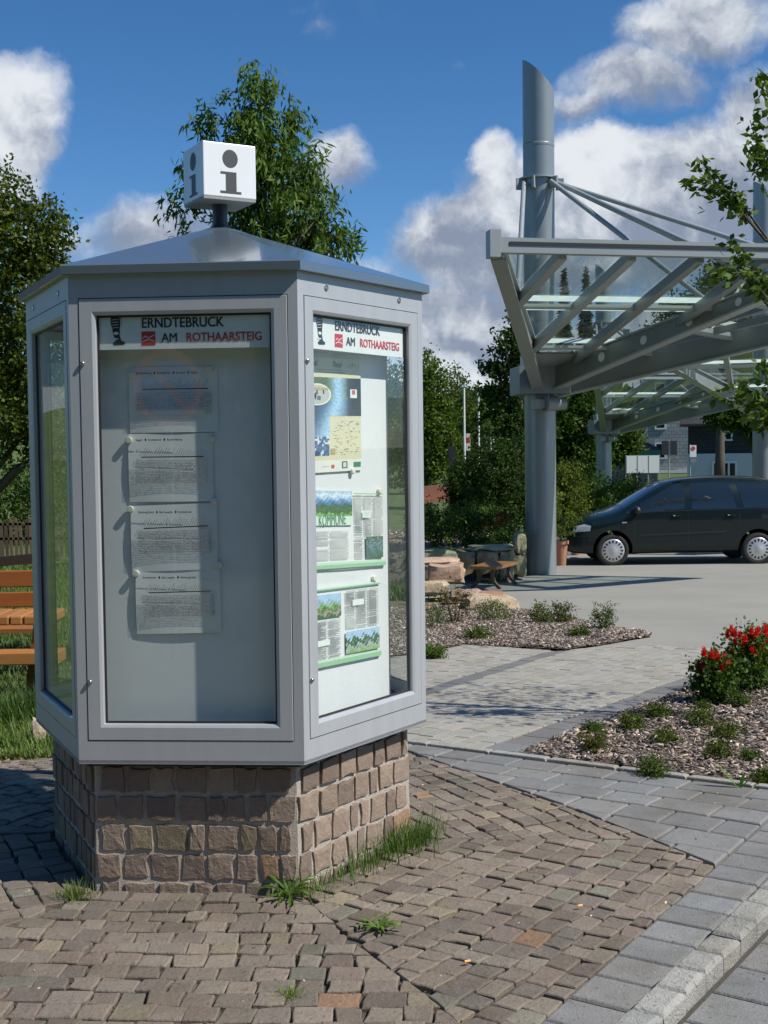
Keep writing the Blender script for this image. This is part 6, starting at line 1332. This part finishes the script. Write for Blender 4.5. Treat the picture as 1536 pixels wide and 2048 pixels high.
# ------------------------------------------------------------------ what the glass mirrors: behind the camera and far to the left
e = empty('white_house', (-21, 32, 2.2), 'white rendered house mirrored in the left window of the kiosk', 'house')
zg = gz(-21, 32); b = MB(); b.box((-21, 34, zg + .9), (11, 7, 2.4)); b.build('wall', M_WHITE, e)
b = MB(); b.add([(-27, 30, zg + 2.1), (-15, 30, zg + 2.1), (-15, 34, zg + 6.4), (-27, 34, zg + 6.4), (-27, 38, zg + 2.1), (-15, 38, zg + 2.1)], [(0, 1, 2, 3), (3, 2, 5, 4), (0, 3, 4), (1, 5, 2)]); b.build('roof', M_DSLATE, e)
for q in range(4): window(e, -25.6 + q * 2.8, -24.4 + q * 2.8, zg + .6, zg + 1.8, 30.5, .12, 2)
e = empty('added_building', (0, -13, 0), 'unseen brown brick building added behind the viewer to darken the kiosk glass reflection', 'building')  # unseen building, added for a dark glass reflection and less ambient light
b = MB(); b.box((-2, -17, 4), (44, 7, 8.4)); b.build('wall', brick_mat('brown_facade', (.12, .09, .07), (.10, .075, .06), (.14, .13, .12), .25, .09), e)
b = MB(); b.add([(-25, -13, 8.1), (21, -13, 8.1), (21, -17, 11), (-25, -17, 11), (-25, -21, 8.1), (21, -21, 8.1)], [(0, 1, 2, 3), (3, 2, 5, 4), (0, 3, 4), (1, 5, 2)]); b.build('roof', M_DSLATE, e)
for q in range(11):
    b = MB(); xq = -22 + q * 4; b.box((xq, -13.48, 2.2), (1.5, .06, 1.7)); b.build('window', M_DARKWIN, e); b = MB(); b.box((xq, -13.48, 5.8), (1.5, .06, 1.6)); b.build('window', M_DARKWIN, e)
zs_ = 2.15; e = empty('no_stopping_sign', (-2.5, -.95, 0), 'round blue no stopping sign with red border mirrored in the front window', 'sign')
b = MB(); b.tube([(-2.5, -1.0, -.1), (-2.5, -1.0, 2.5)], .03, 10); b.build('pole', M_STEEL, e)
nn = Vector((.72, .69, 0)).normalized(); Mx = Matrix((Vector((nn.y, -nn.x, 0)), Vector((0, 0, 1)), nn)).transposed(); c = Vector((-2.5, -.96, zs_))
b = MB(); b.lathe(c, [(.31, 0), (.31, .01), (0, .01)], 40, (.62, .05, .04), M=Mx); d_ = b.build('disc', M_FLOWER, e); b = MB(); b.lathe(c + nn * .011, [(.25, 0), (.25, .001), (0, .001)], 40, (.03, .10, .42), M=Mx); b.build('blue_field', M_FLOWER, d_)
b = MB(); b.beam(c + nn * .014 + Mx @ Vector((-.19, .19, 0)), c + nn * .014 + Mx @ Vector((.19, -.19, 0)), .05, .003, (.62, .05, .04), up=nn); b.build('red_bar', M_FLOWER, d_)
for i, (x_, y_, r_, h_) in enumerate(((-9, -9, 2.6, 6), (-5, -10.5, 2.4, 5), (-26, -12, 3.0, 7.5), (24, -14, 4, 8.5), (-16, -8, 3.4, 7), (-24, 44, 5.5, 13))):  # unseen trees, added against bright glass reflections and to cut ambient light
    tree('added_tree', 'unseen tree added to darken reflections in the kiosk glass,' + (' before the brick wall, larger one', ' before the brick wall, smaller one', ' past the left end of the building', ' past the right end of the building', ' beside the lawn', ' and behind the white house')[i], x_, y_, [((x_, y_, h_ * .62), (r_, r_, h_ * .36)), ((x_ + 1, y_ + .5, h_ * .4), (r_ * .9, r_ * .9, h_ * .3))], 420, 14, .45, .38, .22, tr=.2, col=(.8, 1, .65), shell=.6, limbs=6, group='trees added for the glass reflections')

# tall grass and bare earth at the lower left, litter on the paving
for i, (px, py, n, h, sp, c, lb) in enumerate(((20, 1440, 380, .34, .11, (.5, .7, .4), 'tall grass clump at the left picture edge beside the kiosk'), (70, 1420, 320, .32, .10, (.35, .5, .35), 'dark tall grass clump touching the kiosk side, deepened in colour for shade'), (10, 1490, 160, .2, .08, (.9, 1.05, .7), 'lower grass clump in front of the tall one'), (62, 1535, 120, .10, .05, (1, 1.1, .7), 'small grass clump at the paving edge left of the kiosk'), (110, 1525, 60, .07, .05, (1, 1.1, .7), 'sparse grass by the left case corner'))):  # the two tall clumps are coloured darker to stand in for shade
    g = G(px, py); tuft('grass_clump', lb, g.x, g.y, n, h, sp, c, 'grass clump', None, w=.004, lean=.6, z=gz(g.x, g.y) - .05)
flat_poly('bare_earth', [(-2.9, 6.2), (-.9, 6.2), (-.9, 7.6), (-1.6, 7.9), (-3.4, 7.6)], M_SOIL, -.02)
ear = [(-2.9, 6.2), (-.9, 6.2), (-.9, 7.6), (-1.6, 7.9), (-3.4, 7.6)]
V, F, T = chips(ear, 1500, -3.4, -.9, 6.2, 7.9, -.02, .9); tag(finish('leaf_litter', V, F, T * np.array([1.1, .95, .7]), M_CHIP), 'dry leaf litter on the bare earth left of the kiosk', 'leaf litter', kind='stuff')
C = []; n = 420
P_ = np.stack([rng.uniform(-1.8, 1.6, n), rng.uniform(3.2, 6.2, n), np.full(n, .017)], 1); keep = (np.hypot(P_[:, 0] - KX, P_[:, 1] - KY) > .85); P_ = P_[keep]; n = len(P_)
Dd = rng.normal(size=(n, 3)) * np.array([1, 1, .15]); Dd /= np.linalg.norm(Dd, axis=1, keepdims=True); sz = rng.uniform(.004, .014, n)
V, F = leaf_quads(P_, Dd, sz, sz * rng.uniform(.4, .9, n)); k_ = rng.choice([.5, .8, 1.6, 2.2], n)[:, None]; tag(finish('litter', V, F, k_ * np.array([1.1, .95, .75]), M_CHIP), 'tiny bits of bark and grit scattered on the setts', 'litter', kind='stuff')
